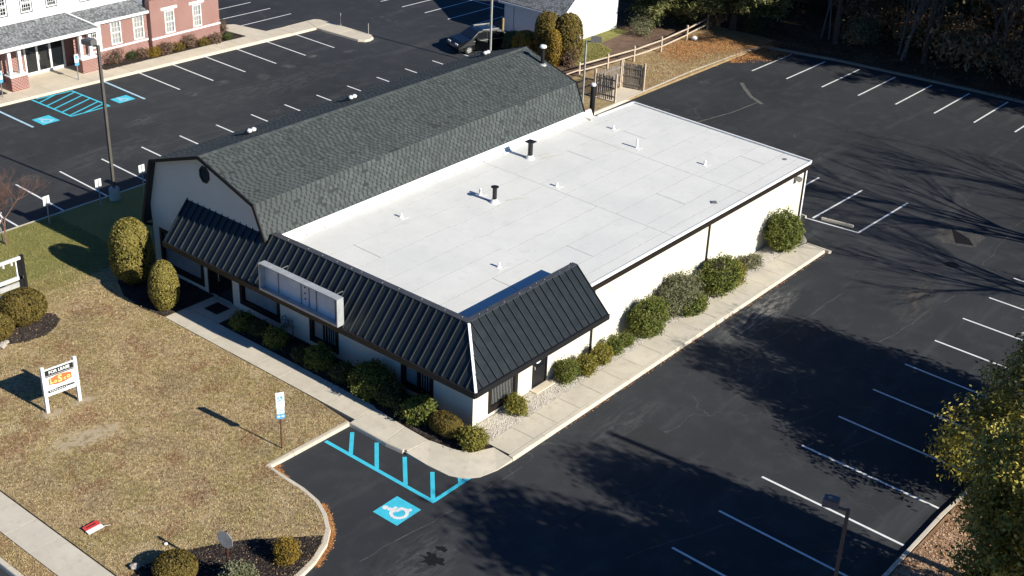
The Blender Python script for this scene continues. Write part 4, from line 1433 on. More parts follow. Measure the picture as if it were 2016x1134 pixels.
def ob_window(a, b, c, d, y, cols, rows, lintel=True, sashes=True, glass='darkglass', blind=True):
    m = MB(); w = 0.09
    m.box(a - 0.06, y - 0.03, c - 0.06, b + 0.06, y + 0.05, c + w).box(a - 0.06, y - 0.03, d - w, b + 0.06, y + 0.05, d + 0.05)
    m.box(a - 0.06, y - 0.03, c + w, a + w, y + 0.05, d - w).box(b - w, y - 0.03, c + w, b + 0.06, y + 0.05, d - w)
    if sashes: m.box(a + w, y - 0.02, (c + d) / 2 - 0.04, b - w, y + 0.05, (c + d) / 2 + 0.04)
    fr = m.build('window', MAT['white'], OB)
    m = MB()
    for k in range(1, cols):
        x = a + w + (b - a - 2 * w) * k / cols
        m.box(x - 0.012, y + 0.0, c + w, x + 0.012, y + 0.02, d - w)
    for k in range(1, rows):
        z = c + w + (d - c - 2 * w) * k / rows
        m.box(a + w, y + 0.001, z - 0.012, b - w, y + 0.019, z + 0.012)
    m.build('muntin', MAT['white'], fr)
    MB().quad((a + w, y + 0.03, c + w), (b - w, y + 0.03, c + w), (b - w, y + 0.03, d - w), (a + w, y + 0.03, d - w)).build('pane', MAT['glass' if blind else glass], fr)
    if blind:
        MB().quad((a, y + 0.1, c), (b, y + 0.1, c), (b, y + 0.1, d), (a, y + 0.1, d)).build('blind', MAT['blind'], fr)
    if lintel:
        m = MB().box(a - 0.28, y - 0.06, d + 0.06, b + 0.28, y + 0.02, d + 0.27)
        m.build('lintel', MAT['white'], OB)


rw = [(21.62, 22.48, 1.22, 2.9), (24.1, 24.9, 1.2, 2.85)]
facade(20.4, 26.5, 48.6, -0.1, 3.9, rw, 'brick', 'brick_wall')
MB().box(20.4, 48.605, -0.1, 20.42, 49.1, 3.9).build('brick_wall', MAT['brick'], OB)
MB().box(26.48, 48.605, -0.1, 26.5, 58, 3.9).build('brick_wall', MAT['brick'], OB)
lw = [(17.32, 18.2, 1.2, 2.88), (19.2, 20.1, 1.17, 2.88), (15.66, 16.24, 1.3, 2.62)]
facade(14.3, 20.4, 49.02, -0.1, 3.12, lw, 'brick', 'brick_wall')
for a, b, c, d in rw: ob_window(a, b, c, d, 48.64, 3, 4)
for a, b, c, d in lw[:2]: ob_window(a, b, c, d, 49.06, 3, 4)
ob_window(*lw[2], 49.06, 3, 5, False, True, 'darkglass', False)
m = MB(); m.box(20.36, 48.55, 1.0, 26.54, 48.62, 1.14).box(26.47, 48.62, 1.0, 26.55, 56, 1.14)
m.box(15.6, 48.97, 0.98, 20.36, 49.04, 1.12)
m.build('belt_course', MAT['white'], OB)
MB().box(15.58, 48.96, 1.12, 15.66, 49.05, 2.9).box(16.24, 48.96, 1.12, 16.5, 49.05, 2.9).build('corner_board', MAT['white'], OB)
# upper storey
uw = [(11.66, 12.46, 4.3, 5.6), (13.58, 14.36, 4.35, 5.6), (9.75, 10.62, 4.33, 5.6), (16.2, 16.95, 4.22, 5.5), (6.5, 7.3, 4.33, 5.6)]
facade(2.0, 20.5, 50.6, 3.2, 7.4, uw, 'siding', 'siding_wall')
for a, b, c, d in uw: ob_window(a, b, c, d, 50.63, 4, 5, False, True, 'darkglass', False)
m = MB(); m.box(20.4, 49.4, 3.9, 26.5, 49.45, 6.8).box(20.38, 49.45, 3.4, 20.4, 50.6, 6.8)
m.build('siding_wall', MAT['siding'], OB)
MB().box(15.06, 50.5, 3.5, 15.2, 50.6, 7.2).build('downpipe', MAT['white'], OB)
MB().extr([(1.5, 50.0, 7.3), (26.9, 50.0, 7.3), (26.9, 54.5, 9.5), (1.5, 54.5, 9.5)], (0, 0, 0.1)).build('roof', MAT['greybase'], OB)
# eave roof over the left brick block and the porch roof, laid with shingle tabs
def shed_roof(name, x0, x1, p_lo, p_hi, hips=(0, 0)):
    lo, hi = Vector((0, *p_lo)), Vector((0, *p_hi))
    m = MB()
    m.extr([(x0, lo.y, lo.z), (x1, lo.y, lo.z), (x1 - hips[1], hi.y, hi.z), (x0 + hips[0], hi.y, hi.z)], (0, 0, -0.08))
    ro = m.build(name, MAT['greybase'], OB)
    d = hi - lo; L = d.length
    V, F = [], []
    for k, a, b, p0, p1, e in [(0,) + t for t in tabs_on(lo, hi, x0, x1, 0.2, 0.05, 0.15, 0.3)]:
        f0 = (p0 - lo).length / L; f1 = (p1 - lo).length / L
        if a < x0 + hips[0] * f0 or b > x1 - hips[1] * f1: continue
        i = len(V)
        V += [(a, p0.y + e.y, p0.z + e.z), (b, p0.y + e.y, p0.z + e.z), (b, p1.y + e.y * .3, p1.z + e.z * .3), (a, p1.y + e.y * .3, p1.z + e.z * .3), (a, p0.y, p0.z), (b, p0.y, p0.z)]
        F += [(i, i + 1, i + 2, i + 3), (i + 4, i + 5, i + 1, i)]
    me = bpy.data.meshes.new('shingles')
    me.from_pydata([tuple(Vector(v) - ORG[OB.name]) for v in V], [], F); me.materials.append(MAT['greyshingle'])
    props(link('shingles', me, ro), kind='stuff')
    return ro


shed_roof('porch_roof', 5.2, 15.85, (48.2, 2.98), (50.58, 3.72), (0, 1.0))
shed_roof('eave_roof', 15.2, 20.42, (48.75, 3.16), (50.58, 3.62))
m = MB(); m.box(5.2, 48.12, 2.78, 15.9, 48.22, 3.0).box(15.8, 48.22, 2.78, 15.9, 49.0, 3.0).box(15.9, 48.68, 3.0, 20.38, 48.76, 3.18)
m.beam((15.88, 48.16, 3.04), (14.86, 50.5, 3.76), 0.12, 0.06)
m.build('fascia', MAT['white'], OB)
MB().box(5.2, 48.2, 2.74, 15.8, 50.5, 2.78).build('porch_ceiling', MAT['white'], OB)
for x0 in (8.95, 14.35):
    MB().box(x0, 48.3, -0.02, x0 + 1.25, 49.0, 0.95).build('brick_pier', MAT['brick'], OB)
    MB().box(x0 - 0.05, 48.25, 0.95, x0 + 1.3, 49.05, 1.03).build('pier_cap', MAT['white'], OB)
    for dx in (0.2, 0.95):
        m = MB(); m.box(x0 + dx - 0.12, 48.5, 1.03, x0 + dx + 0.18, 48.8, 1.16); m.box(x0 + dx - 0.08, 48.54, 1.16, x0 + dx + 0.14, 48.76, 2.62); m.box(x0 + dx - 0.12, 48.5, 2.62, x0 + dx + 0.18, 48.8, 2.74)
        m.build('column', MAT['white'], OB)
facade(4.0, 15.6, 50.45, -0.05, 3.3, [(11.3, 14.4, 0.02, 2.4)], 'brick', 'brick_wall')
m = MB()
for a, b in ((11.3, 11.42), (12.22, 12.36), (13.22, 13.36), (14.28, 14.4)):
    m.box(a, 50.38, 0.02, b, 50.5, 2.4)
m.box(11.42, 50.39, 2.2, 14.28, 50.49, 2.4).box(11.42, 50.39, 0.02, 14.28, 50.49, 0.2)
ed = m.build('door', MAT['white'], OB)
for a, b in ((11.42, 12.22), (12.36, 13.22), (13.36, 14.28)):
    MB().quad((a, 50.45, 0.2), (b, 50.45, 0.2), (b, 50.45, 2.2), (a, 50.45, 2.2)).build('pane', MAT['darkglass'], ed)
for x in (12.4, 13.18):
    MB().box(x - 0.02, 50.34, 0.95, x + 0.02, 50.38, 1.35).build('handle', MAT['palemetal'], ed)
m = MB().box(8.9, 50.44, 0.4, 9.6, 50.449, 2.1)
m.build('recess', MAT['interior'], OB)
bn = root('recycling_bin', (9.75, 49.6, 0.0), 'blue and white bin standing between the porch columns', 'bin')
MB().lathe((9.75, 49.6, 0.0), [(0.22, 0), (0.27, 0.85)], 10).build('body', MAT['bin'], bn)
MB().lathe((9.75, 49.6, 0.85), [(0.29, 0), (0.29, 0.06), (0.12, 0.14)], 10).build('lid', MAT['white'], bn)
MB().box(9.62, 49.33, 0.25, 9.9, 49.36, 0.6).build('sticker', MAT['white'], bn)

# ------------------------------------------------------------------ white garage
GA = root('garage', (46.5, 32, 0), 'white sided garage with wide door in shade and grey shingled roof', 'garage')
m = MB()
wall_grid(m, (43.5, 29.2, 0), (0, 1, 0), 5.9, -0.1, 2.65, [(0.55, 4.9, 0.0, 2.12)], 0.12, (1, 0, 0))
m.build('front_wall', MAT['garagesiding'], GA)
m = MB()
m.extr([(43.5, 29.2, -0.1), (50.5, 29.2, -0.1), (50.5, 29.2, 2.6), (47.0, 29.2, 5.3), (43.5, 29.2, 2.6)], (0, 0.08, 0))
m.build('gable_wall', MAT['garagesiding'], GA)
MB().box(50.42, 29.28, -0.1, 50.5, 35.1, 2.6).box(43.5, 35.02, -0.1, 50.42, 35.1, 2.6).build('rear_wall', MAT['garagesiding'], GA)
gd = MB().box(43.56, 29.76, 0.0, 43.6, 34.09, 2.11).build('garage_door', MAT['white'], GA)
for k in range(4):
    MB().box(43.535, 29.78, 0.03 + k * 0.525, 43.56, 34.07, 0.53 + k * 0.525).build('panel', MAT['white'], gd)
m = MB().box(43.46, 29.62, 0, 43.5, 29.75, 2.26).box(43.46, 34.1, 0, 43.5, 34.23, 2.26).box(43.46, 29.75, 2.13, 43.5, 34.1, 2.26).box(43.45, 29.15, -0.1, 43.5, 29.3, 2.6)
m.build('trim', MAT['white'], GA)
for sgn in (-1, 1):
    lo, hi = Vector((0, 0, 0)), Vector((0, 0, 0))
    xe = 47.0 + sgn * 3.85; m = MB()
    m.extr([(xe, 28.95, 2.34), (47.0, 28.95, 5.32), (47.0, 35.35, 5.32), (xe, 35.35, 2.34)], (0, 0, 0.06))
    ro = m.build('roof', MAT['greybase'], GA)
    V, F = [], []
    L = math.hypot(3.85, 2.98); rows = 30
    for r_ in range(rows):
        f0, f1 = r_ / rows, (r_ + 1.05) / rows
        y = 28.95 + (r_ % 2) * 0.1
        while y < 35.3:
            w = random.uniform(0.18, 0.3)
            P = lambda yy, f, e: (xe - sgn * 3.85 * f - GA.location.x + sgn * e * 0.6, min(yy, 35.35) - GA.location.y, 2.42 + 2.98 * f + e - GA.location.z)
            i = len(V)
            V += [P(y, f0, 0.02), P(y + w, f0, 0.02), P(y + w, f1, 0.006), P(y, f1, 0.006), P(y, f0, 0), P(y + w, f0, 0)]
            F += [(i, i + 1, i + 2, i + 3), (i + 4, i + 5, i + 1, i)]
            y += w + 0.03
    me = bpy.data.meshes.new('shingles'); me.from_pydata(V, [], F); me.materials.append(MAT['greyshingle'])
    props(link('shingles', me, ro), kind='stuff')
m = MB()
for sgn in (-1, 1):
    m.beam((47.0 + sgn * 3.85, 28.93, 2.36), (47.0, 28.93, 5.34), 0.05, 0.16)
m.build('rake_board', MAT['white'], GA)
MB().box(43.08, 28.95, 2.2, 43.16, 35.35, 2.36).build('gutter', MAT['white'], GA)
bo = root('bollard', (42.75, 34.5, GZ), 'yellow painted steel bollard at the corner of the white garage', 'bollard')
MB().lathe((42.75, 34.5, GZ), [(0.09, 0), (0.09, 1.3), (0.06, 1.36)], 10).build('post', MAT['yellow'], bo)
MB().lathe((42.75, 34.5, GZ), [(0.3, 0), (0.3, 0.14), (0.12, 0.2)], 12).build('footing', MAT['concrete'], bo)

# ------------------------------------------------------------------ fences
rf = root('rail_fence', (46, 23.6, 0), 'weathered two-rail wooden fence along the soil path behind the lot', 'fence')
posts = [(38.72, 23.98, 1.05), (41.56, 23.55, 1.15), (44.4, 23.22, 1.2), (47.8, 23.11, 1.2), (51.8, 23.4, 1.2), (55.6, 23.9, 1.2)]
for x, y, h in posts:
    m = MB(); m.box(x - 0.07, y - 0.06, -0.1, x + 0.07, y + 0.06, h)
    m.build('post', MAT['rail'], rf)
for (xa, ya, ha), (xb_, yb_, hb) in zip(posts[:-1], posts[1:]):
    for z in (0.45, 0.9):
        m = MB()
        p = Vector((xa - 0.1, ya, z + random.uniform(-0.03, 0.03))); q_ = Vector((xb_ + 0.1, yb_, z + random.uniform(-0.03, 0.03)))
        mid = (p + q_) / 2 + Vector((0, 0, random.uniform(-0.03, 0.02)))
        m.tube(p, mid, 0.05, 0.07, 6).tube(mid, q_, 0.07, 0.05, 6)
        m.build('rail', MAT['rail'], rf)
m = MB().tube((34.5, 24.3, 0.35), (38.72, 23.98, 0.5), 0.05, 0.05, 6)
m.build('rail', MAT['rail'], rf)

picket_v = []
for k in range(4):
    h = 1.72 + 0.05 * k
    mm = MB()
    mm.extr([(-0.045, -0.01, 0.08), (0.045, -0.01, 0.08), (0.045, -0.01, h - 0.06), (0.0, -0.01, h), (-0.045, -0.01, h - 0.06)], (0, 0.022, 0))
    picket_v.append(mm.mesh('picket', MAT['picket']))


def picket_fence(p, q_, label, gap=0.152):
    p, q_ = Vector((*p, 0)), Vector((*q_, 0))
    d = (q_ - p); L = d.length; d /= L
    nrm = Vector((-d.y, d.x, 0)); ang = math.atan2(d.y, d.x)
    fo = root('picket_fence', tuple(p), label, 'fence', 'picket fences round the concrete pad')
    n_ = int(L / gap)
    for k in range(1, n_):
        o = link('picket', random.choice(picket_v), fo)
        o.location = d * (k * gap) + nrm * 0.03 + Vector((0, 0, random.uniform(-0.04, 0.03)))
        o.rotation_euler = (random.uniform(-0.02, 0.02), random.uniform(-0.02, 0.02), ang)
    for z in (0.35, 0.95, 1.5):
        MB().beam(p + Vector((0, 0, z)), q_ + Vector((0, 0, z)), 0.04, 0.09).build('rail', MAT['picket'], fo)
    for c in (p, q_):
        MB().box(c.x - 0.06, c.y - 0.06, -0.05, c.x + 0.06, c.y + 0.06, 2.0).build('post', MAT['rail'], fo)


picket_fence((35.98, 20.6), (36.18, 18.98), 'picket fence with open slats nearest the shop roof', 0.15)
picket_fence((39.06, 20.5), (39.5, 18.95), 'dense picket fence on the far side of the concrete pad', 0.105)
picket_fence((36.1, 20.66), (38.95, 20.56), 'sunlit picket fence at the back of the concrete pad', 0.15)

# ------------------------------------------------------------------ lamp posts and utility pole
def lamp(x, y, h, z0, base, arm, label, mat='bronze', r=0.07, hs=1.0):
    o = root('lamp_post', (x, y, z0), label, 'lamp post', 'parking lot lamp posts')
    zb = z0
    if base:
        MB().lathe((x, y, z0 - 0.1), [(0.29, 0), (0.29, base), (0.26, base + 0.04)], 16).build('concrete_base', MAT['concrete'], o)
        zb = z0 - 0.1 + base
        MB().box(x - 0.17, y - 0.17, zb, x + 0.17, y + 0.17, zb + 0.09).build('base_plate', MAT['palemetal'], o)
    m = MB().box(x - r, y - r, zb, x + r, y + r, z0 + h)
    m.build('pole', MAT[mat], o)
    a = Vector(arm).normalized(); b = Vector((-a.y, a.x, 0))
    c = Vector((x, y, z0 + h - 0.06))
    MB().beam(c, c + a * 0.35, 0.07, 0.07).build('arm', MAT[mat], o)
    p = c + a * 0.3
    m = MB()
    a = a * hs; b = b * hs
    m.extr([p + b * 0.2, p + a * 0.68 + b * 0.24, p + a * 0.68 - b * 0.24, p - b * 0.2], (0, 0, 0.26))
    m.extr([p + b * 0.15 + Vector((0, 0, .26)), p + a * 0.5 + b * 0.18 + Vector((0, 0, .26)), p + a * 0.5 - b * 0.18 + Vector((0, 0, .26)), p - b * 0.15 + Vector((0, 0, .26))], (0, 0, 0.06))
    hd = m.build('lamp_head', MAT['headgrey'], o)
    m = MB(); z = Vector((0, 0, -0.012))
    m.extr([p + a * 0.08 + b * 0.17 + z, p + a * 0.6 + b * 0.19 + z, p + a * 0.6 - b * 0.19 + z, p + a * 0.08 - b * 0.17 + z], (0, 0, 0.012))
    m.build('lens', MAT['greymetal'], hd)


lamp(3.4, 29.25, 8.75, 0.0, 0.75, (-0.15, 1, 0), 'tall bronze lamp post on a round concrete base by the left lot')
lamp(36.1, 30.1, 8.2, GZ, 0.9, (-0.1, 1, 0), 'pale lamp post rising beside the parked black car', 'palemetal', 0.06)
lamp(32.4, 18.95, 5.15, 0.0, 0, (0.6, -0.8, 0), 'lamp post behind the roof beside the picket fence', 'palemetal', 0.05)
lamp(-2.65, -17.35, 6.2, 0.0, 0, (-0.25, 1, 0), 'lamp post at the front right kerb, seen from above', 'bronze', 0.048, 0.7)
up = root('utility_pole', (5.2, -26.0, 0), 'tall wooden utility pole outside the lot, casting a long straight shadow', 'utility pole')
MB().tube((5.2, -26, -0.2), (5.2, -26, 11.8), 0.19, 0.14, 10).build('pole', MAT['bark'], up)
MB().box(5.05, -26.15, 11.8, 5.35, -25.85, 11.84).build('cap', MAT['greymetal'], up)

# ------------------------------------------------------------------ signs
ha = root('parking_sign', (-6.33, 4.5, 0), 'accessible parking sign with white and blue plates on a brown post', 'sign')
MB().box(-6.36, 4.485, -0.1, -6.30, 4.525, 2.66).build('post', MAT['brownpost'], ha)
def plate(o, x, y, z0, z1, w, mat, ang=0.0, name='plate', round_=False):
    u = Vector((math.cos(ang), math.sin(ang), 0)); n_ = Vector((math.sin(ang), -math.cos(ang), 0))
    c = Vector((x, y, 0)) + n_ * 0.012
    if round_:
        pts = []
        for k in range(16):
            a = 2 * math.pi * k / 16
            pts.append(c + u * (w / 2 * math.copysign(abs(math.cos(a)) ** 0.6, math.cos(a))) + Vector((0, 0, (z0 + z1) / 2 + (z1 - z0) / 2 * math.copysign(abs(math.sin(a)) ** 0.6, math.sin(a)))))
    else:
        pts = [c - u * w / 2 + Vector((0, 0, z0)), c + u * w / 2 + Vector((0, 0, z0)), c + u * w / 2 + Vector((0, 0, z1)), c - u * w / 2 + Vector((0, 0, z1))]
    return MB().extr(pts, n_ * 0.012).build(name, MAT[mat], o), c + n_ * 0.014, u


ANG = R(-28)
_, c, u = plate(ha, -6.33, 4.48, 1.95, 2.64, 0.34, 'signface', ANG)
m = MB()
P2 = lambda a, b, k=0.0: tuple(c + u * a + Vector((0, 0, b)) + Vector((math.sin(ANG), -math.cos(ANG), 0)) * k)
m.quad(P2(-0.10, 2.22), P2(0.10, 2.22), P2(0.10, 2.46), P2(-0.10, 2.46)); m.build('blue_panel', MAT['signblue'], ha)
m = MB(); wheelchair(m, tuple(c + Vector((0, 0, 2.34))), u, (0, 0, 1), 0.24, tuple(Vector((math.sin(ANG), -math.cos(ANG), 0)) * 0.004)); m.build('wheelchair_symbol', MAT['signface'], ha)
_, c2, _ = plate(ha, -6.33, 4.48, 1.66, 1.94, 0.30, 'signface', ANG)
m = MB()
for k in range(3):
    m.quad(P2(-0.1, 1.72 + k * 0.07), P2(0.1, 1.72 + k * 0.07), P2(0.1, 1.75 + k * 0.07), P2(-0.1, 1.75 + k * 0.07))
m.build('print', MAT['signblue'], ha)
plate(ha, -6.33, 4.48, 1.42, 1.655, 0.36, 'signblue', ANG, 'plate', True)
m = MB(); m.quad(P2(-0.13, 1.51), P2(-0.03, 1.51), P2(-0.03, 1.58), P2(-0.13, 1.58)).quad(P2(0.03, 1.51), P2(0.13, 1.51), P2(0.13, 1.58), P2(0.03, 1.58)); m.build('print', MAT['signface'], ha)


def van_sign(x, y, label):
    o = root('parking_sign', (x, y, 0), label, 'sign', 'accessible parking signs by the brick office')
    MB().box(x - 0.03, y - 0.02, -0.05, x + 0.03, y + 0.02, 1.8).build('post', MAT['greymetal'], o)
    plate(o, x, y - 0.02, 1.22, 1.8, 0.32, 'signface')
    p, c_, u_ = plate(o, x, y - 0.035, 1.5, 1.7, 0.18, 'signblue', 0, 'blue_panel')
    plate(o, x, y - 0.02, 1.0, 1.21, 0.34, 'signblue', 0, 'plate', True)


van_sign(13.42, 47.5, 'blue and white accessible parking sign near the right porch pier')
van_sign(7.95, 47.85, 'blue and white accessible parking sign at the left picture edge by the porch')
for x, y, h, lab in ((-3.75, 28.75, 1.65, 'white sign back on a post, leftmost of four along the kerb'), (-0.86, 29.0, 1.6, 'white sign back on a post, second from the left along the kerb'),
                     (2.38, 29.1, 1.55, 'white sign back on a post just left of the tall lamp post'), (5.0, 28.8, 1.7, 'white sign back on a post beside the barn gable')):
    o = root('parking_sign', (x, y, 0), lab, 'sign', 'sign backs along the kerb')
    MB().box(x - 0.025, y - 0.02, -0.1, x + 0.025, y + 0.02, h - 0.02).build('post', MAT['palemetal'], o)
    MB().box(x - 0.19, y + 0.022, h - 0.52, x + 0.19, y + 0.032, h).build('plate', MAT['signface'], o)
for x, y, h, lab in ((35.0, 44.5, 1.0, 'thin grey stake on the island edge, farther one'), (35.0, 41.45, 0.85, 'thin grey stake at the rounded island tip')):
    o = root('marker_stake', (x, y, 0), lab, 'stake', 'marker stakes on the island')
    MB().box(x - 0.02, y - 0.02, -0.05, x + 0.02, y + 0.02, h).build('stake', MAT['palemetal'], o)

# for-lease sign: two white posts and a printed board facing the sun
ls = root('lease_sign', (-10.4, 13.35, 0), 'white wooden for lease sign with printed board on two posts', 'sign')
pa, pb = Vector((-11.09, 13.42, 0)), Vector((-9.69, 13.26, 0))
for p in (pa, pb):
    m = MB().box(p.x - 0.07, p.y - 0.06, -0.1, p.x + 0.07, p.y + 0.06, 2.12)
    m.build('post', MAT['white'], ls)
uL = (pb - pa).normalized(); nL = Vector((uL.y, -uL.x, 0))
cL = (pa + pb) / 2
PL = lambda a, b, k=0.0: cL + uL * a + nL * k + Vector((0, 0, b))
m = MB(); m.extr([PL(-0.63, 0.72, -0.02), PL(0.63, 0.72, -0.02), PL(0.63, 1.98, -0.02), PL(-0.63, 1.98, -0.02)], nL * 0.04)
board = m.build('board', MAT['signface'], ls)
def flat(a0, b0, a1, b1, mat, name, k=0.024):
    MB().quad(PL(a0, b0, k), PL(a1, b0, k), PL(a1, b1, k), PL(a0, b1, k)).build(name, MAT[mat], board)
flat(-0.62, 1.66, 0.62, 1.92, 'ink', 'print_band')
flat(-0.62, 1.60, 0.62, 1.645, 'ink', 'print_band')
lz = [(-0.5, 1.24), (-0.5, 1.5), (-0.15, 1.58), (0.15, 1.58), (0.5, 1.5), (0.5, 1.24), (0.15, 1.16), (-0.15, 1.16)]
MB().quad(*[PL(a, b, 0.024) for a, b in lz]).build('emblem', MAT['orange'], board)
flat(-0.58, 0.86, 0.2, 0.98, 'ink', 'print_band'); flat(-0.2, 0.98, 0.58, 1.0, 'ink', 'print_band'); flat(0.22, 0.9, 0.58, 0.97, 'ink', 'print_band')
flat(-0.5, 1.08, 0.5, 1.10, 'seam', 'small_print')
for k in range(9):
    flat(-0.5 + k * 0.075, 0.9, -0.455 + k * 0.075, 0.945, 'signface', 'small_print', 0.028)


def text(body, size, p, ux, uz, mat, parent, name='lettering', bold=0.0, sx=1.0):
    cu = bpy.data.curves.new(name, 'FONT')
    cu.body = body; cu.size = size; cu.align_x = 'CENTER'; cu.align_y = 'CENTER'; cu.offset = bold
    cu.fill_mode = 'FRONT'; cu.resolution_u = 2
    cu.materials.append(MAT[mat])
    tmp = bpy.data.objects.new('tmp', cu)
    me = bpy.data.meshes.new_from_object(tmp)
    bpy.data.objects.remove(tmp); bpy.data.curves.remove(cu)
    if not me.materials: me.materials.append(MAT[mat])
    o = link(name, me, parent)
    ux, uz = Vector(ux).normalized(), Vector(uz).normalized()
    nz = ux.cross(uz)
    o.matrix_local = Matrix(((ux.x * sx, uz.x, nz.x, 0), (ux.y * sx, uz.y, nz.y, 0), (ux.z * sx, uz.z, nz.z, 0), (0, 0, 0, 1)))
    o.location = Vector(p) - ORG[parent.name]
    return o


Zv = (0, 0, 1)
text('FOR LEASE', 0.19, PL(0, 1.79, 0.03), uL, Zv, 'signface', board, bold=0.006)
text('L', 0.28, PL(-0.38, 1.36, 0.03), uL, Zv, 'gold', board, bold=0.01)
text('o', 0.24, PL(-0.21, 1.33, 0.03), uL, Zv, 'gold', board, bold=0.008)
text('S', 0.42, PL(-0.01, 1.37, 0.03), uL, Zv, 'gold', board, bold=0.014)
text('c', 0.24, PL(0.19, 1.33, 0.03), uL, Zv, 'gold', board, bold=0.008)
text('o', 0.30, PL(0.36, 1.37, 0.03), uL, Zv, 'gold', board, bold=0.010)

# empty frame sign in the left bed
fs = root('frame_sign', (-7.2, 22.6, 0), 'empty black and white sign frame standing behind the round clipped shrub', 'sign')
px, py = -6.22, 22.6
for x in (px, px - 2.3):
    MB().box(x - 0.08, py - 0.07, -0.1, x + 0.08, py + 0.07, 2.3).build('post', MAT['black'], fs)
    MB().box(x - 0.08 - 0.2 * (1 if x == px else -1), py - 0.05, 0.45, x - 0.085 * (1 if x == px else -1) , py + 0.05, 2.1).build('stile', MAT['black'], fs)
for z, h in ((2.12, 0.14), (1.12, 0.16), (0.45, 0.12)):
    MB().box(px - 2.22, py - 0.05, z, px - 0.08, py + 0.05, z + h).build('rail', MAT['white'], fs)
MB().box(px - 0.36, py - 0.03, 1.28, px - 0.30, py + 0.03, 2.12).build('rail', MAT['white'], fs)
MB().box(px - 2.2, py - 0.03, 0.75, px - 0.3, py + 0.03, 1.0).build('board', MAT['signback'], fs)
m = MB()
for k in range(4):
    m.lathe((px - 0.55 - 0.42 * k, py - 0.02, 1.95), [(0.05, 0), (0.05, 0.17)], 8)
m.build('lamp_holder', MAT['white'], fs)

# stop sign seen from behind
st = root('stop_sign', (-12.75, -0.05, 0), 'back of a grey octagonal road sign on a rusty brown post', 'sign')
m = MB().box(-12.785, -0.085, -0.1, -12.765, -0.015, 2.02).box(-12.735, -0.085, -0.1, -12.715, -0.015, 2.02).box(-12.765, -0.03, -0.1, -12.735, -0.015, 2.02)
m.build('post', MAT['brownpost'], st)
aS = R(-81)
uS = Vector((math.cos(aS), math.sin(aS), 0)); nS = Vector((-math.sin(aS), math.cos(aS), 0))
pts = [Vector((-12.72, -0.03, 1.68)) + nS * -0.06 + uS * (0.36 * math.cos(math.pi / 8 + k * math.pi / 4)) + Vector((0, 0, 0.36 * math.sin(math.pi / 8 + k * math.pi / 4))) for k in range(8)]
MB().extr(pts, nS * -0.012).build('plate', MAT['signback'], st)

# toppled yard sign and litter on the lawn
ys_ = root('yard_sign', (-14.3, 5.6, 0.03), 'red and white yard sign lying toppled on the lawn', 'sign')
m = MB().extr([(-14.63, 5.39, 0.06), (-13.98, 5.39, 0.05), (-14.0, 5.86, 0.10), (-14.6, 5.84, 0.11)], (0, 0, 0.012)); bd = m.build('board', MAT['signface'], ys_)
m = MB().quad((-14.62, 5.6, 0.0985), (-13.99, 5.6, 0.0895), (-14.0, 5.858, 0.1135), (-14.6, 5.838, 0.1235)); m.build('print_band', MAT['red'], bd)
m = MB()
for k in range(5): m.quad((-14.5 + k * 0.08, 5.69, 0.112), (-14.45 + k * 0.08, 5.69, 0.111), (-14.45 + k * 0.08, 5.76, 0.118), (-14.5 + k * 0.08, 5.76, 0.119))
m.build('print', MAT['ink'], bd)
MB().tube((-14.0, 5.45, 0.06), (-13.75, 5.35, 0.02), 0.008, n=5).build('stake', MAT['greymetal'], ys_)
for x, y, s_, lab in ((52.3, 23.0, 0.26, 'white discarded ball in the orange leaves by the rail fence'), (-14.6, 2.75, 0.16, 'pale stone at the edge of the front mulch bed'), (-9.2, 19.55, 0.13, 'pale stone in the mulch left of the round shrub'),
                      (-9.5, 19.35, 0.2, 'larger grey stone at the left mulch bed edge'), (-13.1, 3.0, 0.07, 'scrap of white litter on the lawn near the front bed')):
    bmx = MB(); 
    me = bpy.data.meshes.new('rock'); bm = bmesh.new(); bmesh.ops.create_icosphere(bm, subdivisions=2, radius=s_)
    rr = random.Random(int(x * 10))
    for v in bm.verts: v.co *= (1 + (0.0 if 'ball' in lab else rr.uniform(-0.18, 0.18))); v.co.z = v.co.z * 0.7 + s_ * 0.6
    bm.to_mesh(me); bm.free(); me.materials.append(MAT['white' if ('ball' in lab or 'litter' in lab) else 'stone'])
    o = link('ball' if 'ball' in lab else ('litter' if 'litter' in lab else 'stone'), me); o.location = (x, y, 0.0)
    props(o, lab, 'ball' if 'ball' in lab else ('litter' if 'litter' in lab else 'stone'))

# wheel stops
def wheelstop(p, q_, label):
    p, q_ = Vector((*p, GZ)), Vector((*q_, GZ)); c = (p + q_) / 2
    d = (q_ - p).normalized(); n_ = Vector((-d.y, d.x, 0))
    m = MB()
    prof = [(-0.085, 0.0), (0.085, 0.0), (0.06, 0.13), (-0.06, 0.13)]
    a = [p + n_ * x + Vector((0, 0, z + 0.002)) for x, z in prof]
    m.extr(a, q_ - p)
    o = root('wheel_stop', tuple(c), label, 'wheel stop', 'concrete wheel stops')
    m.build('block', MAT['kerb'], o)
    for f in (0.2, 0.8):
        b = p + (q_ - p) * f
        MB().lathe((b.x, b.y, GZ + 0.132), [(0.03, 0), (0.03, 0.012)], 8).build('spike', MAT['brownpost'], o)


wheelstop((29.2, -0.45), (29.5, -2.25), 'long concrete wheel stop behind the building corner')
wheelstop((28.75, 0.3), (28.95, 2.1), 'wheel stop mostly hidden behind the far building corner')
wheelstop((24.0, -13.9), (24.1, -15.6), 'wheel stop at the right picture edge above the yellow-leaved tree')

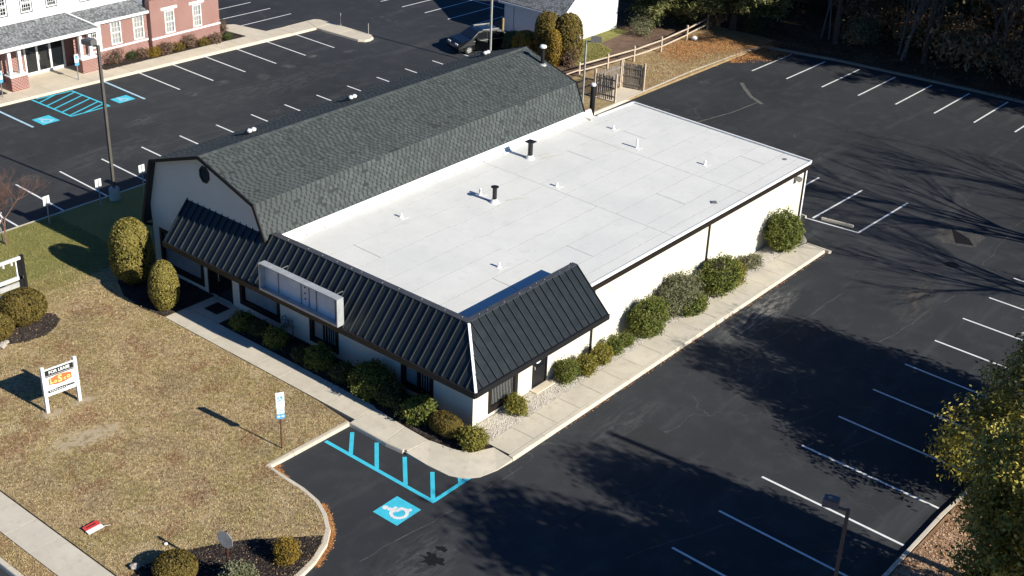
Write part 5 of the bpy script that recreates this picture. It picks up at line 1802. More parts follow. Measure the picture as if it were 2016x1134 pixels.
# ------------------------------------------------------------------ parked car
def build_car(x, y, ang):
    o = root('parked_car', (x, y, GZ), 'black parked car with its driver door open, beyond the barn roof', 'car')
    T = Matrix.Translation((x, y, GZ)) @ Matrix.Rotation(ang, 4, 'Z')
    def put(m, name, mat, parent=o, smooth=False):
        m.v = [tuple(T @ Vector(v)) for v in m.v]
        return m.build(name, MAT[mat], parent, smooth=smooth)
    # side profile, car heading +x, then swept across with tumblehome
    prof = [(-2.35, 0.45), (-2.38, 0.8), (-2.3, 1.0), (-1.95, 1.08), (-1.35, 1.52), (-0.9, 1.62), (0.1, 1.64), (0.55, 1.58), (1.25, 1.12), (2.05, 0.98), (2.33, 0.82), (2.38, 0.5), (2.3, 0.3), (-2.25, 0.3)]
    W = 0.92
    m = MB()
    def wy(z): return W if z < 1.0 else W - (z - 1.0) * 0.36
    n_ = len(prof)
    Lp = [(px, -wy(pz), pz) for px, pz in prof]; Rp = [(px, wy(pz), pz) for px, pz in prof]
    m.quad(*Lp); m.quad(*reversed(Rp))
    for k in range(n_):
        k2 = (k + 1) % n_
        m.quad(Lp[k], Rp[k], Rp[k2], Lp[k2])
    me = put(m, 'body', 'car')
    for s_ in (-1, 1):
        for wx in (-1.45, 1.48):
            m = MB().tube((wx, s_ * 0.74, 0.34), (wx, s_ * 0.945, 0.34), 0.34, n=18)
            wh = put(m, 'wheel', 'tyre')
            m = MB().tube((wx, s_ * 0.945, 0.34), (wx, s_ * 0.958, 0.34), 0.22, n=10)
            put(m, 'rim', 'greymetal', wh)
            m = MB()
            for k in range(5):
                a = 2 * math.pi * k / 5
                m.beam((wx, s_ * 0.962, 0.34), (wx + 0.2 * math.cos(a), s_ * 0.962, 0.34 + 0.2 * math.sin(a)), 0.05, 0.02, (0, 1, 0))
            put(m, 'spoke', 'palemetal', wh)
        m = MB()
        e = s_ * 0.004
        for a, b in (((-1.05, 1.1), (-0.2, 1.1)), ((-0.12, 1.1), (0.75, 1.1))):
            z1 = 1.5
            m.quad((a[0], s_ * (wy(1.08)) + e, 1.08), (b[0] + (0.25 if b[0] > 0 else 0), s_ * wy(1.08) + e, 1.08), (b[0] - (0.15 if b[0] > 0 else 0), s_ * wy(z1) + e, z1), (a[0] + (0.05 if a[0] < -1 else 0), s_ * wy(z1) + e, z1))
        put(m, 'side_window', 'darkglass')
        put(MB().beam((-1.2, s_ * 0.70, 1.64), (0.2, s_ * 0.70, 1.67), 0.04, 0.04), 'roof_rail', 'palemetal')
        put(MB().box(2.22, s_ * 0.55 - 0.2, 0.7, 2.37, s_ * 0.55 + 0.2, 0.84), 'headlight', 'signface')
        put(MB().beam((0.8, s_ * 0.94, 1.1), (0.8, s_ * 1.1, 1.14), 0.12, 0.13), 'mirror', 'car')
        put(MB().beam((-2.0, s_ * 0.925, 0.95), (1.1, s_ * 0.925, 0.95), 0.012, 0.03), 'trim_strip', 'palemetal')
    e = Vector((0.0, 0, 0.006))
    put(MB().quad((0.62, -0.66, 1.556), (1.24, -0.82, 1.15), (1.24, 0.82, 1.15), (0.62, 0.66, 1.556)), 'windscreen', 'darkglass')
    put(MB().quad((-1.38, -0.66, 1.53), (-1.93, -0.8, 1.12), (-1.93, 0.8, 1.12), (-1.38, 0.66, 1.53)), 'rear_window', 'darkglass')
    put(MB().box(2.3, -0.35, 0.52, 2.385, 0.35, 0.72), 'grille', 'greymetal')
    # open driver door, hinged at the front edge on the near side (+y is the car's left)
    hinge = Vector((0.85, 0.94, 0))
    dd = Vector((math.cos(R(115)), math.sin(R(115)), 0))
    m = MB()
    p0, p1 = hinge, hinge + dd * 1.0
    m.extr([p0 + Vector((0, 0, 0.38)), p1 + Vector((0, 0, 0.42)), p1 + Vector((0, 0, 1.08)), p0 + Vector((0, 0, 1.06))], Vector((0.07, 0.03, 0)))
    d_ = put(m, 'door', 'car')
    m = MB().extr([p0 + dd * 0.15 + Vector((-0.012, 0, 0.5)), p1 - dd * 0.06 + Vector((-0.012, 0, 0.5)), p1 - dd * 0.06 + Vector((-0.012, 0, 0.98)), p0 + dd * 0.15 + Vector((-0.012, 0, 0.98))], Vector((-0.012, -0.004, 0)))
    put(m, 'door_lining', 'blind', d_)
    put(MB().quad((-0.12, 0.925, 0.4), (0.84, 0.925, 0.4), (0.84, 0.925, 1.05), (-0.12, 0.925, 1.05)), 'door_opening', 'interior')
    put(MB().box(0.0, 0.45, 0.55, 0.5, 0.9285, 0.75), 'seat', 'blind')


build_car(38.85, 33.45, R(161))

# ------------------------------------------------------------------ shrubs
def rand_unit(n):
    v = rng.normal(size=(n, 3)); return v / np.linalg.norm(v, axis=1, keepdims=True)


def leaf_quads(C, N, size, aspect=0.55, tilt=0.8):
    """diamond leaf faces at C, facing roughly along N"""
    n = len(C)
    N = N + tilt * rand_unit(n); N /= np.linalg.norm(N, axis=1, keepdims=True)
    A = np.cross(N, rand_unit(n)); A /= np.linalg.norm(A, axis=1, keepdims=True)
    B = np.cross(N, A)
    s = size * rng.uniform(0.6, 1.35, (n, 1))
    A = A * s; B = B * s * aspect
    return np.stack([C + A, C + B, C - A, C - B], axis=1)


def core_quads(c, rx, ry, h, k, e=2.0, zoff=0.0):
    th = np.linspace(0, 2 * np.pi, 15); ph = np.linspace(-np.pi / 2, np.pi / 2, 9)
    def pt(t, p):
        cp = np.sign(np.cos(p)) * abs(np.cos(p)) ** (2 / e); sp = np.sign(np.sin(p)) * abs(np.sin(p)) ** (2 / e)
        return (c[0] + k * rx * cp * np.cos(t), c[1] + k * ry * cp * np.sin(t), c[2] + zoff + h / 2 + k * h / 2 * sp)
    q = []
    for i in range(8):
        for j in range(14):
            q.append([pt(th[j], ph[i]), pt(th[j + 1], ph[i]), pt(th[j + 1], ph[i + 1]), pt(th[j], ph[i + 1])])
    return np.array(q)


def shrub(name, label, x, y, rx, ry, h, leaf, cat='shrub', n=None, size=0.05, rough=0.13, e=2.0, group=None, z0=0.0, spiky=0.0, taper=0.0, tilt=0.8, bare=0.0, core=0.80):
    o = root(name, (x, y, z0), label, cat, group)
    area = 2 * math.pi * max(rx, ry) * (h / 2 + 0.5 * min(rx, ry)) * 1.5
    n = n or int(min(16000, area / (size * size * 0.55) * 1.15))
    u = rand_unit(n)
    if bare: u = u[u[:, 2] > -1 + bare * 1.2]; n = len(u)
    sgn = np.sign(u)
    ue = sgn * np.abs(u) ** (2 / e)
    r_ = np.clip(1 - np.abs(rng.normal(0, rough, (n, 1))), 0.5, 1.06)
    # low-frequency lumps
    lump = np.ones((n, 1))
    for k in range(14 if rough > 0.08 else 5):
        dd = rand_unit(1)[0]; wd = rng.uniform(0.25, 0.6)
        lump += (rough * rng.uniform(-1.1, 1.3)) * np.exp(-((1 - u @ dd) / (wd * wd))[:, None])
    P = ue * r_ * lump
    if taper:
        P[:, :2] *= (1 - taper * np.clip((P[:, 2:3] + 1) / 2, 0, 1))
    if spiky:
        k = rng.random(n) < 0.3
        P[k] *= 1 + spiky * rng.random((k.sum(), 1)); P[k, 2] += spiky * 0.6 * rng.random(k.sum())
    C = np.array([x, y, z0 + h / 2]) + P * np.array([rx * rng.uniform(0.94, 1.08), ry * rng.uniform(0.94, 1.08), h / 2])
    if rough > 0.08:
        # gather the leaves into sprays so that gaps and lit and shaded clumps show
        nt = max(40, n // 22)
        T_ = C[rng.integers(0, n, nt)]
        push = 1 + np.abs(rng.normal(0, 0.07, (nt, 1)))
        T_ = np.array([x, y, z0 + h / 2]) + (T_ - np.array([x, y, z0 + h / 2])) * push
        k = rng.random(n) < 0.72
        C[k] = T_[rng.integers(0, nt, k.sum())] + rng.normal(0, 1, (k.sum(), 3)) * (0.055 + 0.05 * min(rx, ry)) * np.array([1, 1, 0.8])
    C[:, 2] = np.maximum(C[:, 2], z0 + 0.03)
    Q = leaf_quads(C, u, size, 0.5, tilt)
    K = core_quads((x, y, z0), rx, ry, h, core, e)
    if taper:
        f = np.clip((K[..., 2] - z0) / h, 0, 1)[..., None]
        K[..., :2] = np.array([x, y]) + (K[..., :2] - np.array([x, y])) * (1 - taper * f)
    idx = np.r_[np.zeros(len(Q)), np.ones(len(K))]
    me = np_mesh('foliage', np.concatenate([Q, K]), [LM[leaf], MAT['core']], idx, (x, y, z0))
    link('foliage', me, o)
    m = MB().tube((x, y, z0 - 0.05), (x, y, z0 + h * 0.5), 0.05, 0.03, 6, False)
    for k in range(3):
        a = k * 2.1 + x
        m.tube((x, y, z0 + 0.05), (x + rx * 0.5 * math.cos(a), y + ry * 0.5 * math.sin(a), z0 + h * 0.55), 0.03, 0.015, 5, False)
    m.build('stem', MAT['bark'], o)
    return o


shrub('arborvitae', 'tall egg-shaped clipped evergreen at the barn gable corner', -1.75, 20.45, 1.0, 1.0, 3.35, 'arb', 'evergreen', size=0.06, rough=0.075, e=2.5, taper=0.15, tilt=0.8)
shrub('arborvitae', 'shorter egg-shaped clipped evergreen beside the entry slab', -2.35, 17.15, 0.78, 0.78, 2.5, 'arb', 'evergreen', size=0.055, rough=0.075, e=2.2, taper=0.25, tilt=0.8)
FB = 'front bed shrubs under the windows'
shrub('shrub', 'round dark shrub nearest the entry slab in the front bed', -1.2, 13.1, 0.42, 0.42, 0.8, 'box', group=FB, size=0.045)
shrub('shrub', 'loose dark twiggy shrub, second from the entry slab', -1.05, 12.0, 0.42, 0.42, 0.75, 'dark', group=FB, size=0.045, rough=0.2, spiky=0.25)
shrub('shrub', 'round shrub in front of the gas meter', -1.15, 10.75, 0.46, 0.46, 0.9, 'box', group=FB, size=0.045)
shrub('shrub', 'low dark shrub between the meter shrub and the third window', -1.2, 8.95, 0.42, 0.42, 0.55, 'dark', group=FB, size=0.045)
shrub('shrub', 'full rounded shrub below the narrow third window', -1.15, 7.95, 0.58, 0.58, 1.1, 'box', group=FB, size=0.05)
shrub('shrub', 'small round dark shrub left of the biggest front bed shrub', -1.2, 6.5, 0.45, 0.45, 0.85, 'dark', group=FB, size=0.045)
shrub('shrub', 'biggest bushy shrub in the middle of the front bed', -1.05, 4.85, 0.75, 0.95, 1.35, 'box', group=FB, size=0.055, rough=0.14, spiky=0.12)
shrub('shrub', 'dark shrub right of the biggest front bed shrub', -1.1, 3.55, 0.55, 0.55, 1.0, 'dark', group=FB, size=0.05, rough=0.14)
shrub('shrub', 'tiny dark shrub left of the sunlit-tipped bush', -1.3, 2.75, 0.34, 0.34, 0.6, 'dark', group=FB, size=0.045)
shrub('shrub', 'leafy bush half in sun by the right front window', -1.15, 1.95, 0.6, 0.62, 1.05, 'box', group=FB, size=0.06, rough=0.13)
shrub('shrub', 'wide low clipped olive shrub near the front corner', -1.1, 0.45, 0.52, 0.82, 0.85, 'yew', group=FB, size=0.04, rough=0.06, e=2.4)
shrub('shrub', 'bright round shrub at the very front corner of the building', -1.08, -1.0, 0.48, 0.48, 0.85, 'boxy', group=FB, size=0.045)
EB = 'shrubs along the sunny side wall'
shrub('shrub', 'small round shrub below the side window with striped blinds', 2.05, -0.7, 0.40, 0.40, 0.75, 'boxy', group=EB, size=0.04)
shrub('shrub', 'round shrub right beside the dark side door', 5.5, -0.62, 0.50, 0.48, 0.95, 'box', group=EB, size=0.045)
shrub('shrub', 'round shrub second right of the dark side door', 6.6, -0.8, 0.46, 0.44, 0.8, 'boxy', group=EB, size=0.045)
shrub('shrub', 'yellowish shrub by the brown downspout, third right of the door', 7.75, -0.75, 0.46, 0.42, 0.85, 'boxy', group=EB, size=0.045)
shrub('shrub', 'small green shrub just right of the brown downspout', 8.85, -0.75, 0.38, 0.38, 0.75, 'box', group=EB, size=0.042)
shrub('shrub', 'smallest green shrub left of the large rounded bush', 9.75, -0.75, 0.34, 0.34, 0.65, 'box', group=EB, size=0.042)
shrub('shrub', 'large rounded thinning bush at the middle of the side wall', 11.35, -0.85, 1.05, 0.78, 1.8, 'box', group=EB, size=0.055, rough=0.14)
shrub('shrub', 'tall spiky shrub with loose upright shoots on the side wall', 14.0, -0.75, 1.35, 0.65, 1.95, 'grey', group=EB, size=0.055, rough=0.2, spiky=0.35)
shrub('shrub', 'dark clipped shrub leaning over the walk by the spiky shrub', 14.6, -1.25, 0.85, 0.5, 1.0, 'box', group=EB, size=0.05, rough=0.1)
shrub('shrub', 'big leafy bush beside the second downspout', 17.35, -0.95, 1.25, 0.85, 1.95, 'box', group=EB, size=0.065, rough=0.15)
shrub('shrub', 'yellow-green lobe bush right of the big leafy bush', 18.55, -1.0, 0.75, 0.6, 1.15, 'boxy', group=EB, size=0.055, rough=0.12)
shrub('shrub', 'low scraggly shrub between the two biggest side bushes', 20.8, -0.75, 0.75, 0.4, 0.6, 'grey', group=EB, size=0.05, rough=0.25, spiky=0.3)
shrub('shrub', 'big rounded bush at the far end of the side wall', 23.9, -0.95, 1.2, 0.85, 1.95, 'box', group=EB, size=0.065, rough=0.13)
shrub('shrub', 'large clipped round shrub beneath the empty sign frame', -7.6, 20.7, 0.98, 0.98, 1.6, 'yew', size=0.055, rough=0.05, e=2.2)
shrub('shrub', 'round clipped shrub cut off by the left picture edge', -9.25, 20.2, 0.75, 0.75, 1.25, 'yew', size=0.05, rough=0.05, e=2.2)
shrub('shrub', 'round olive clipped shrub in the front mulch bed', -13.95, 1.3, 0.74, 0.74, 0.9, 'yew', size=0.045, rough=0.05, e=2.2)
shrub('shrub', 'grey-green pointed shrub in front of the road sign post', -12.95, -0.8, 0.66, 0.66, 1.05, 'grey', size=0.05, rough=0.12, taper=0.35, spiky=0.1)
shrub('shrub', 'small golden shrub by the curved kerb', -10.85, -0.85, 0.38, 0.38, 0.95, 'gold', size=0.035, rough=0.10)
HB = 'clipped conifers behind the barn roof'
shrub('conifer', 'tallest round-topped clipped conifer, right of the garage door', 40.5, 26.4, 1.0, 1.0, 3.75, 'yew', 'conifer', group=HB, size=0.09, rough=0.07, e=2.6)
shrub('conifer', 'tall round-topped clipped conifer against the garage door', 39.75, 27.75, 0.95, 0.95, 3.7, 'yew', 'conifer', group=HB, size=0.09, rough=0.07, e=2.6)
shrub('conifer', 'narrow brownish conifer in front of the two tall ones', 39.2, 26.75, 0.6, 0.6, 2.75, 'gold', 'conifer', group=HB, size=0.08, rough=0.08, e=2.4)
shrub('conifer', 'low golden clipped conifer left of the tall pair', 39.7, 29.7, 0.98, 0.98, 1.85, 'gold', 'conifer', group=HB, size=0.08, rough=0.06, e=2.4)
shrub('conifer', 'dark low conifer half hidden behind the golden one', 39.9, 31.0, 0.9, 0.9, 1.5, 'dark', 'conifer', group=HB, size=0.08, rough=0.08, e=2.2)
shrub('shrub', 'bare twiggy shrub at the foot of the tallest conifer', 39.9, 25.75, 0.7, 0.5, 1.6, 'twig', size=0.05, n=1200, rough=0.3, spiky=0.3, core=0.45)
MS = 'winter shrubs along the brick wall'
for k, (x, y, r_, h, lf, lab) in enumerate(((17.25, 48.6, .62, 1.0, 'twig', 'bare brown shrub at the left end of the brick bed'), (18.75, 48.75, .4, .5, 'dark', 'low dark shrub below the first brick window'),
        (19.4, 48.45, .45, .6, 'twig', 'low brown shrub below the second brick window'), (20.2, 48.1, .45, .55, 'gold', 'low tan-gold shrub at the inner brick corner'),
        (21.1, 48.0, .5, .75, 'twig', 'brown shrub just right of the inner brick corner'), (22.1, 47.95, .48, .6, 'yew', 'olive shrub below the third brick window'),
        (23.2, 48.0, .55, .95, 'twig', 'tall brown shrub between the last two brick windows'), (24.3, 47.8, .42, .5, 'yew', 'low olive shrub below the last brick window'),
        (25.5, 47.85, .45, .65, 'twig', 'brown shrub near the right end of the brick bed'), (26.5, 47.75, .38, .45, 'dark', 'smallest dark shrub at the right end of the brick bed'),
        (27.0, 49.1, .35, 1.0, 'twig', 'thin upright brown shrub at the brick corner'))):
    shrub('shrub', lab, x, y, r_, r_ * 0.8, h, lf, group=MS, size=0.05, n=1300, rough=0.25, spiky=0.25, core=0.5)

# ------------------------------------------------------------------ trees
def bare_tree_mesh(seed, h, r0, levels=5, spread=0.55, droop=0.0, n=5):
    rr = random.Random(seed); m = MB()
    def grow(p, d, L, r, lv):
        k = 3; pts = [p]; rad = [r]
        for i in range(k):
            d = (d + Vector((rr.uniform(-.13, .13), rr.uniform(-.13, .13), rr.uniform(-.03, .1) - droop))).normalized()
            pts.append(pts[-1] + d * (L / k)); rad.append(r * (1 - 0.34 * (i + 1) / k))
        m.path(pts, rad, n if lv > 2 else 3)
        if lv == 0: return
        nb = 4 if lv > 1 else 5
        for i in range(nb):
            f = rr.uniform(0.45, 1.0) if i else 1.0
            idx = min(k, max(1, int(round(f * k))))
            ax = Vector((rr.uniform(-1, 1), rr.uniform(-1, 1), rr.uniform(-.4, .6))).normalized()
            nd = (d + ax * spread * rr.uniform(0.7, 1.4)).normalized()
            grow(pts[idx], nd, L * rr.uniform(0.58, 0.8), rad[idx] * rr.uniform(0.6, 0.82), lv - 1)
    grow(Vector((0, 0, -0.1)), Vector((rr.uniform(-.05, .05), rr.uniform(-.05, .05), 1)), h * 0.36, r0, levels)
    return m


def place_tree(name, label, loc, meshes, rotz=0.0, sc=1.0, cat='tree', group=None):
    o = root(name, loc, label, cat, group)
    o.rotation_euler = (0, 0, rotz); o.scale = (sc, sc, sc)
    for nm, me in meshes:
        link(nm, me, o)
    return o


def leafy_crown(seed, blobs, nclump, nleaf, size, clump_r, leaf, tip=None, tipfrac=0.0, shell=0.75, up=0.0):
    """clumps of leaves filling ellipsoid blobs [(cx,cy,cz,rx,ry,rz)]"""
    g = np.random.default_rng(seed)
    Q = []; ID = []
    vol = np.array([b[3] * b[4] * b[5] for b in blobs]); vol = vol / vol.sum()
    for b, w in zip(blobs, vol):
        k = max(6, int(nclump * w))
        u = g.normal(size=(k, 3)); u /= np.linalg.norm(u, axis=1, keepdims=True)
        r = np.where(g.random(k) < shell, g.uniform(0.78, 1.08, k), g.uniform(0.3, 0.8, k))[:, None]
        cc = np.array(b[:3]) + u * r * np.array(b[3:])
        for c, uu, rad in zip(cc, u, r[:, 0]):
            nl = int(nleaf * g.uniform(0.6, 1.4))
            off = g.normal(size=(nl, 3)) * clump_r * g.uniform(0.6, 1.3) * np.array([1, 1, 0.75])
            N = np.tile(uu, (nl, 1)) * 0.8 + np.array([0, 0, 0.6 + up])
            Q.append(leaf_quads(c + off, N, size, 0.5, 0.9))
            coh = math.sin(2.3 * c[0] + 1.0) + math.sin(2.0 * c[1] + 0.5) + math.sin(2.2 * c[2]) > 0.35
            tipc = tip and rad > 0.8 and g.random() * (0.4 if coh else 2.5) < tipfrac * (2.4 if uu[2] * 0.6 - uu[1] * 0.5 + uu[0] * 0.3 > 0.25 else 0.35)  # yellow tips favour the sun-facing side: sunlight put into leaf colour
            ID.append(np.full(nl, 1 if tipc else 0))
    Q = np.concatenate(Q); ID = np.concatenate(ID)
    mats = [LM[leaf]] + ([LM[tip]] if tip else [])
    return np_mesh('crown', Q, mats, ID if tip else None)


def trunk_mesh(seed, h, r0, limbs=(), mat='bark', n=8):
    rr = random.Random(seed); m = MB()
    pts = [Vector((0, 0, -0.15))]; k = 6
    for i in range(k): pts.append(pts[-1] + Vector((rr.uniform(-.05, .05) * h / k, rr.uniform(-.05, .05) * h / k, h / k)))
    m.path(pts, [r0 * (1.25 if i == 0 else 1 - 0.75 * i / k) for i in range(k + 1)], n)
    for f, L, up in limbs:
        i = min(k - 1, int(f * k)); a = rr.uniform(0, 6.28)
        p = pts[i].lerp(pts[i + 1], f * k - i)
        d = Vector((math.cos(a), math.sin(a), up)).normalized()
        q1 = p + d * L * 0.5; q2 = q1 + (d + Vector((0, 0, 0.15))).normalized() * L * 0.5
        m.path([p, q1, q2], [r0 * 0.32, r0 * 0.2, r0 * 0.08], 5)
    return m.mesh('trunk', MAT[mat])


def pine_meshes(seed, h, zlow, rmax, leaf='pine', r0=0.2):
    """trunk with whorled limbs carrying tufts of needles"""
    g = np.random.default_rng(seed); rr = random.Random(seed)
    m = MB(); pts = [Vector((0, 0, -0.15))]; k = 7
    for i in range(k): pts.append(pts[-1] + Vector((rr.uniform(-.12, .12), rr.uniform(-.12, .12), h / k)))
    m.path(pts, [r0 * (1.2 if i == 0 else 1 - 0.85 * i / k) for i in range(k + 1)], 8)
    Q = []
    z = zlow
    while z < h - 0.3:
        f = (z - zlow) / (h - zlow)
        L0 = rmax * (1 - f) ** 0.7 * (0.75 + 0.25 * math.sin(min(1, f * 4) * 1.57)) + 0.35
        a0 = rr.uniform(0, 6.28)
        for b in range(5):
            if rr.random() < 0.12: continue
            a = a0 + b * 1.257 + rr.uniform(-.3, .3); L = L0 * rr.uniform(0.65, 1.15)
            d = np.array([math.cos(a), math.sin(a), rr.uniform(0.05, 0.35)])
            i = min(k - 1, int(z / h * k)); base = pts[i].lerp(pts[i + 1], z / h * k - i)
            base = np.array(base)
            m.tube(Vector(base), Vector(base + d * L), r0 * 0.22, r0 * 0.06, 4, False)
            nt = max(2, int(L * 2.6))
            for t_ in range(nt):
                s_ = 0.3 + 0.75 * (t_ + rr.random()) / nt
                for side in range(2):
                    c = base + d * L * s_ + np.array([rr.uniform(-.4, .4), rr.uniform(-.4, .4), rr.uniform(-.15, .3)]) * (0.3 + L * 0.22)
                    nl = 20
                    off = g.normal(size=(nl, 3)) * 0.30 * np.array([1, 1, 0.55])
                    N = np.tile(np.array([0, 0, 1.0]), (nl, 1)) + g.normal(size=(nl, 3)) * 0.5
                    Q.append(leaf_quads(c + off, N, 0.19, 0.32, 0.9))
        z += rr.uniform(0.5, 0.85) * (h / 11)
    return [('trunk', m.mesh('trunk', MAT['bark'])), ('crown', np_mesh('crown', np.concatenate(Q), [LM[leaf]]))]


# the evergreen at the right edge, yellow tips painted sunward, and its lower neighbour
hb = [(0, 0, 3.2, 3.3, 3.3, 2.9), (0.6, -0.4, 6.0, 2.6, 2.6, 2.4), (-1.6, 1.0, 2.2, 2.2, 2.2, 1.8), (1.5, -1.2, 3.0, 2.6, 2.6, 2.4), (0.4, -0.3, 8.2, 1.4, 1.4, 1.5), (-1.2, -1.4, 4.2, 2.0, 2.0, 2.0), (0.9, 1.9, 2.4, 2.0, 1.6, 1.8), (-2.8, 2.1, 2.4, 1.9, 1.8, 1.7)]
place_tree('holly_tree', 'dense evergreen tree with sunlit yellow painted into its tips at the right edge', (12.7, -19.5, 0),
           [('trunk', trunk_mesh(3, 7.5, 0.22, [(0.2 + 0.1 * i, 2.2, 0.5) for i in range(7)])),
            ('crown', leafy_crown(5, hb, 1500, 46, 0.085, 0.25, 'holly', 'hollysuntip', 0.26))])
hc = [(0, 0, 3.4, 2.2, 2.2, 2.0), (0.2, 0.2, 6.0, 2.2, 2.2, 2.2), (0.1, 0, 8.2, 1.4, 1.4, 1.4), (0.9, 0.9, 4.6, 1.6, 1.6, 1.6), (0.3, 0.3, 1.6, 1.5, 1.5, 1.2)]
place_tree('holly_tree', 'evergreen with sunlit yellow painted into its tips in the bottom right corner', (2.6, -21.6, 0),
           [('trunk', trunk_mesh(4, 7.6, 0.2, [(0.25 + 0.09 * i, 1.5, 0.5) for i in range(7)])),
            ('crown', leafy_crown(6, hc, 1050, 46, 0.085, 0.25, 'holly', 'hollysuntip', 0.36))])
tc1 = leafy_crown(8, [(0, 0, 6.5, 3.2, 3.2, 3.2), (1.0, 0.5, 9.5, 2.4, 2.4, 2.4), (-1.0, -0.6, 4.6, 2.6, 2.6, 2.0)], 1150, 26, 0.15, 0.42, 'holly')
tt1 = trunk_mesh(9, 9.5, 0.25, [(0.3 + 0.09 * i, 2.4, 0.5) for i in range(7)])
place_tree('evergreen_tree', 'broad evergreen just outside the lot behind the yellow-tipped tree', (16.6, -20.4, 0), [('trunk', tt1), ('crown', tc1)], 0.7, 0.74)
place_tree('evergreen_tree', 'tall evergreen outside the bottom right corner casting the nearest shadow', (-0.9, -26.8, 0), [('trunk', tt1), ('crown', tc1)], 2.2, 1.04)
bt1 = bare_tree_mesh(21, 17, 0.28).mesh('limbs', MAT['barkgrey'])
bt2 = bare_tree_mesh(33, 15, 0.25).mesh('limbs', MAT['barkgrey'])
for (x, y, me, rz, sc, lab) in ((36, -22.5, bt1, 0.3, 1.0, 'tall bare tree beyond the far right kerb, larger one'), (29.5, -24, bt2, 1.9, 1.0, 'bare tree beyond the right kerb, nearer one'), (42.5, -25, bt2, 4.0, 1.1, 'bare tree beyond the far right kerb, farthest one')):
    place_tree('bare_tree', lab, (x, y, 0), [('limbs', me)], rz, sc, group='bare trees east of the lot')
sap = bare_tree_mesh(5, 4.6, 0.075, 6, 0.8, n=4)
place_tree('bare_sapling', 'reddish bare small tree at the left edge by the kerb', (-3.75, 28.4, 0), [('limbs', sap.mesh('limbs', MAT['twig']))], 0.4, 0.88, 'small tree')

# woodland edge beyond the far kerb
pines = [pine_meshes(41, 14, 4.6, 3.0), pine_meshes(42, 17, 7.2, 3.3), pine_meshes(43, 11, 2.2, 2.7), pine_meshes(44, 19, 8.6, 3.6)]
lit = pine_meshes(45, 9.5, 1.4, 4.0, 'pinelit', 0.26)
place_tree('pine_tree', 'pine in painted sunlit green at the end of the rail fence', (57.0, 22.4, 0), lit, 0.5, 1.1, group='woodland pines')
place_tree('pine_tree', 'pine in painted sunlit green behind the garage gable', (53.6, 27.2, 0), lit, 2.5, 0.8, group='woodland pines')
place_tree('pine_tree', 'dark pine close behind the garage', (54.5, 33.0, 0), pines[2], 1.0, 0.9, group='woodland pines')
prng = random.Random(99)
spots = []
def ok(x, y, dmin):
    return all((x - a) ** 2 + (y - b) ** 2 > dmin * dmin for a, b in spots)
WL = 'pine standing in the shaded wood beyond the far kerb'
tries = 0
while len(spots) < 75 and tries < 4000:
    tries += 1
    x = prng.uniform(59.5, 96); y = prng.uniform(-42, 46)
    if x > 66 and -34 < y < 30 and prng.random() < 0.72: continue
    if not ok(x, y, 3.4): continue
    spots.append((x, y))
for x, y in spots:
    k = prng.choice((1, 3)) if x < 70 and y < 19 else prng.choice((0, 1, 2, 3))
    place_tree('pine_tree', WL, (x, y, 0), pines[k], prng.uniform(0, 6.28), prng.uniform(0.85, 1.2), group='woodland pines')
for (x, y) in ((59.8, -24), (60.5, -30), (61, -37), (59.2, -19), (66, -48), (60, -45), (62, -53), (58.4, -13.5), (58.9, -8), (58.3, -2.5), (64, -25), (65, -31), (64, -19)):
    place_tree('pine_tree', WL, (x, y, 0), pines[prng.choice((1, 3, 3))], prng.uniform(0, 6.28), 1.15, group='woodland pines')
sl1 = bare_tree_mesh(61, 9, 0.09, 4, 0.5, n=4).mesh('limbs', MAT['barkgrey'])
sl2 = bare_tree_mesh(62, 11, 0.11, 4, 0.45, n=4).mesh('limbs', MAT['barkgrey'])
for i in range(26):
    x = prng.uniform(58.6, 74); y = prng.uniform(-16, 26)
    if i == 0: x, y = 59.6, 9.1
    if i == 1: x, y = 62.2, 7.3
    if i == 2: x, y = 63.6, 14.0
    place_tree('bare_tree', 'thin bare trunk standing among the shaded pines', (x, y, 0), [('limbs', sl1 if i % 2 else sl2)], prng.uniform(0, 6.28), prng.uniform(0.8, 1.3), group='thin bare trees in the wood')
us_b = leafy_crown(71, [(0, 0, 1.2, 1.2, 1.2, 1.1), (0.7, 0.3, 0.9, 0.9, 0.9, 0.8)], 70, 16, 0.11, 0.35, 'beech')
us_d = leafy_crown(72, [(0, 0, 1.3, 1.3, 1.3, 1.2), (-0.7, 0.4, 1.0, 0.9, 0.9, 0.9)], 110, 18, 0.11, 0.32, 'dark')
us_g = leafy_crown(73, [(0, 0, 1.4, 1.3, 1.3, 1.3)], 90, 18, 0.11, 0.34, 'grey')
st_m = trunk_mesh(74, 1.6, 0.05, [(0.3, 0.8, 0.8), (0.5, 0.8, 0.8), (0.6, 0.7, 0.8)])
kinds = [(us_b, 'tan dry-leaved bush in the shaded wood'), (us_d, 'dark evergreen bush in the shaded wood'), (us_g, 'grey-green bush in the shaded wood')]
for i in range(90):
    x = prng.uniform(60, 98); y = prng.uniform(-18, 34)
    k = 0 if prng.random() < (0.5 if x < 72 else 0.8) else prng.choice((1, 1, 2))
    s_ = prng.uniform(0.6, 1.35) * (1.0 if x < 70 else 2.0)
    place_tree('woodland_bush', kinds[k][1], (x, y, 0), [('crown', kinds[k][0]), ('stem', st_m)], prng.uniform(0, 6.28), s_, 'bush', 'understorey bushes in the wood')
for i in range(12):
    x = prng.uniform(60.5, 68); y = prng.uniform(-10, 26)
    k = prng.choice((0, 0, 1, 2))
    place_tree('woodland_bush', kinds[k][1], (x, y, 0), [('crown', kinds[k][0]), ('stem', st_m)], prng.uniform(0, 6.28), prng.uniform(0.9, 1.9), 'bush', 'understorey bushes in the wood')
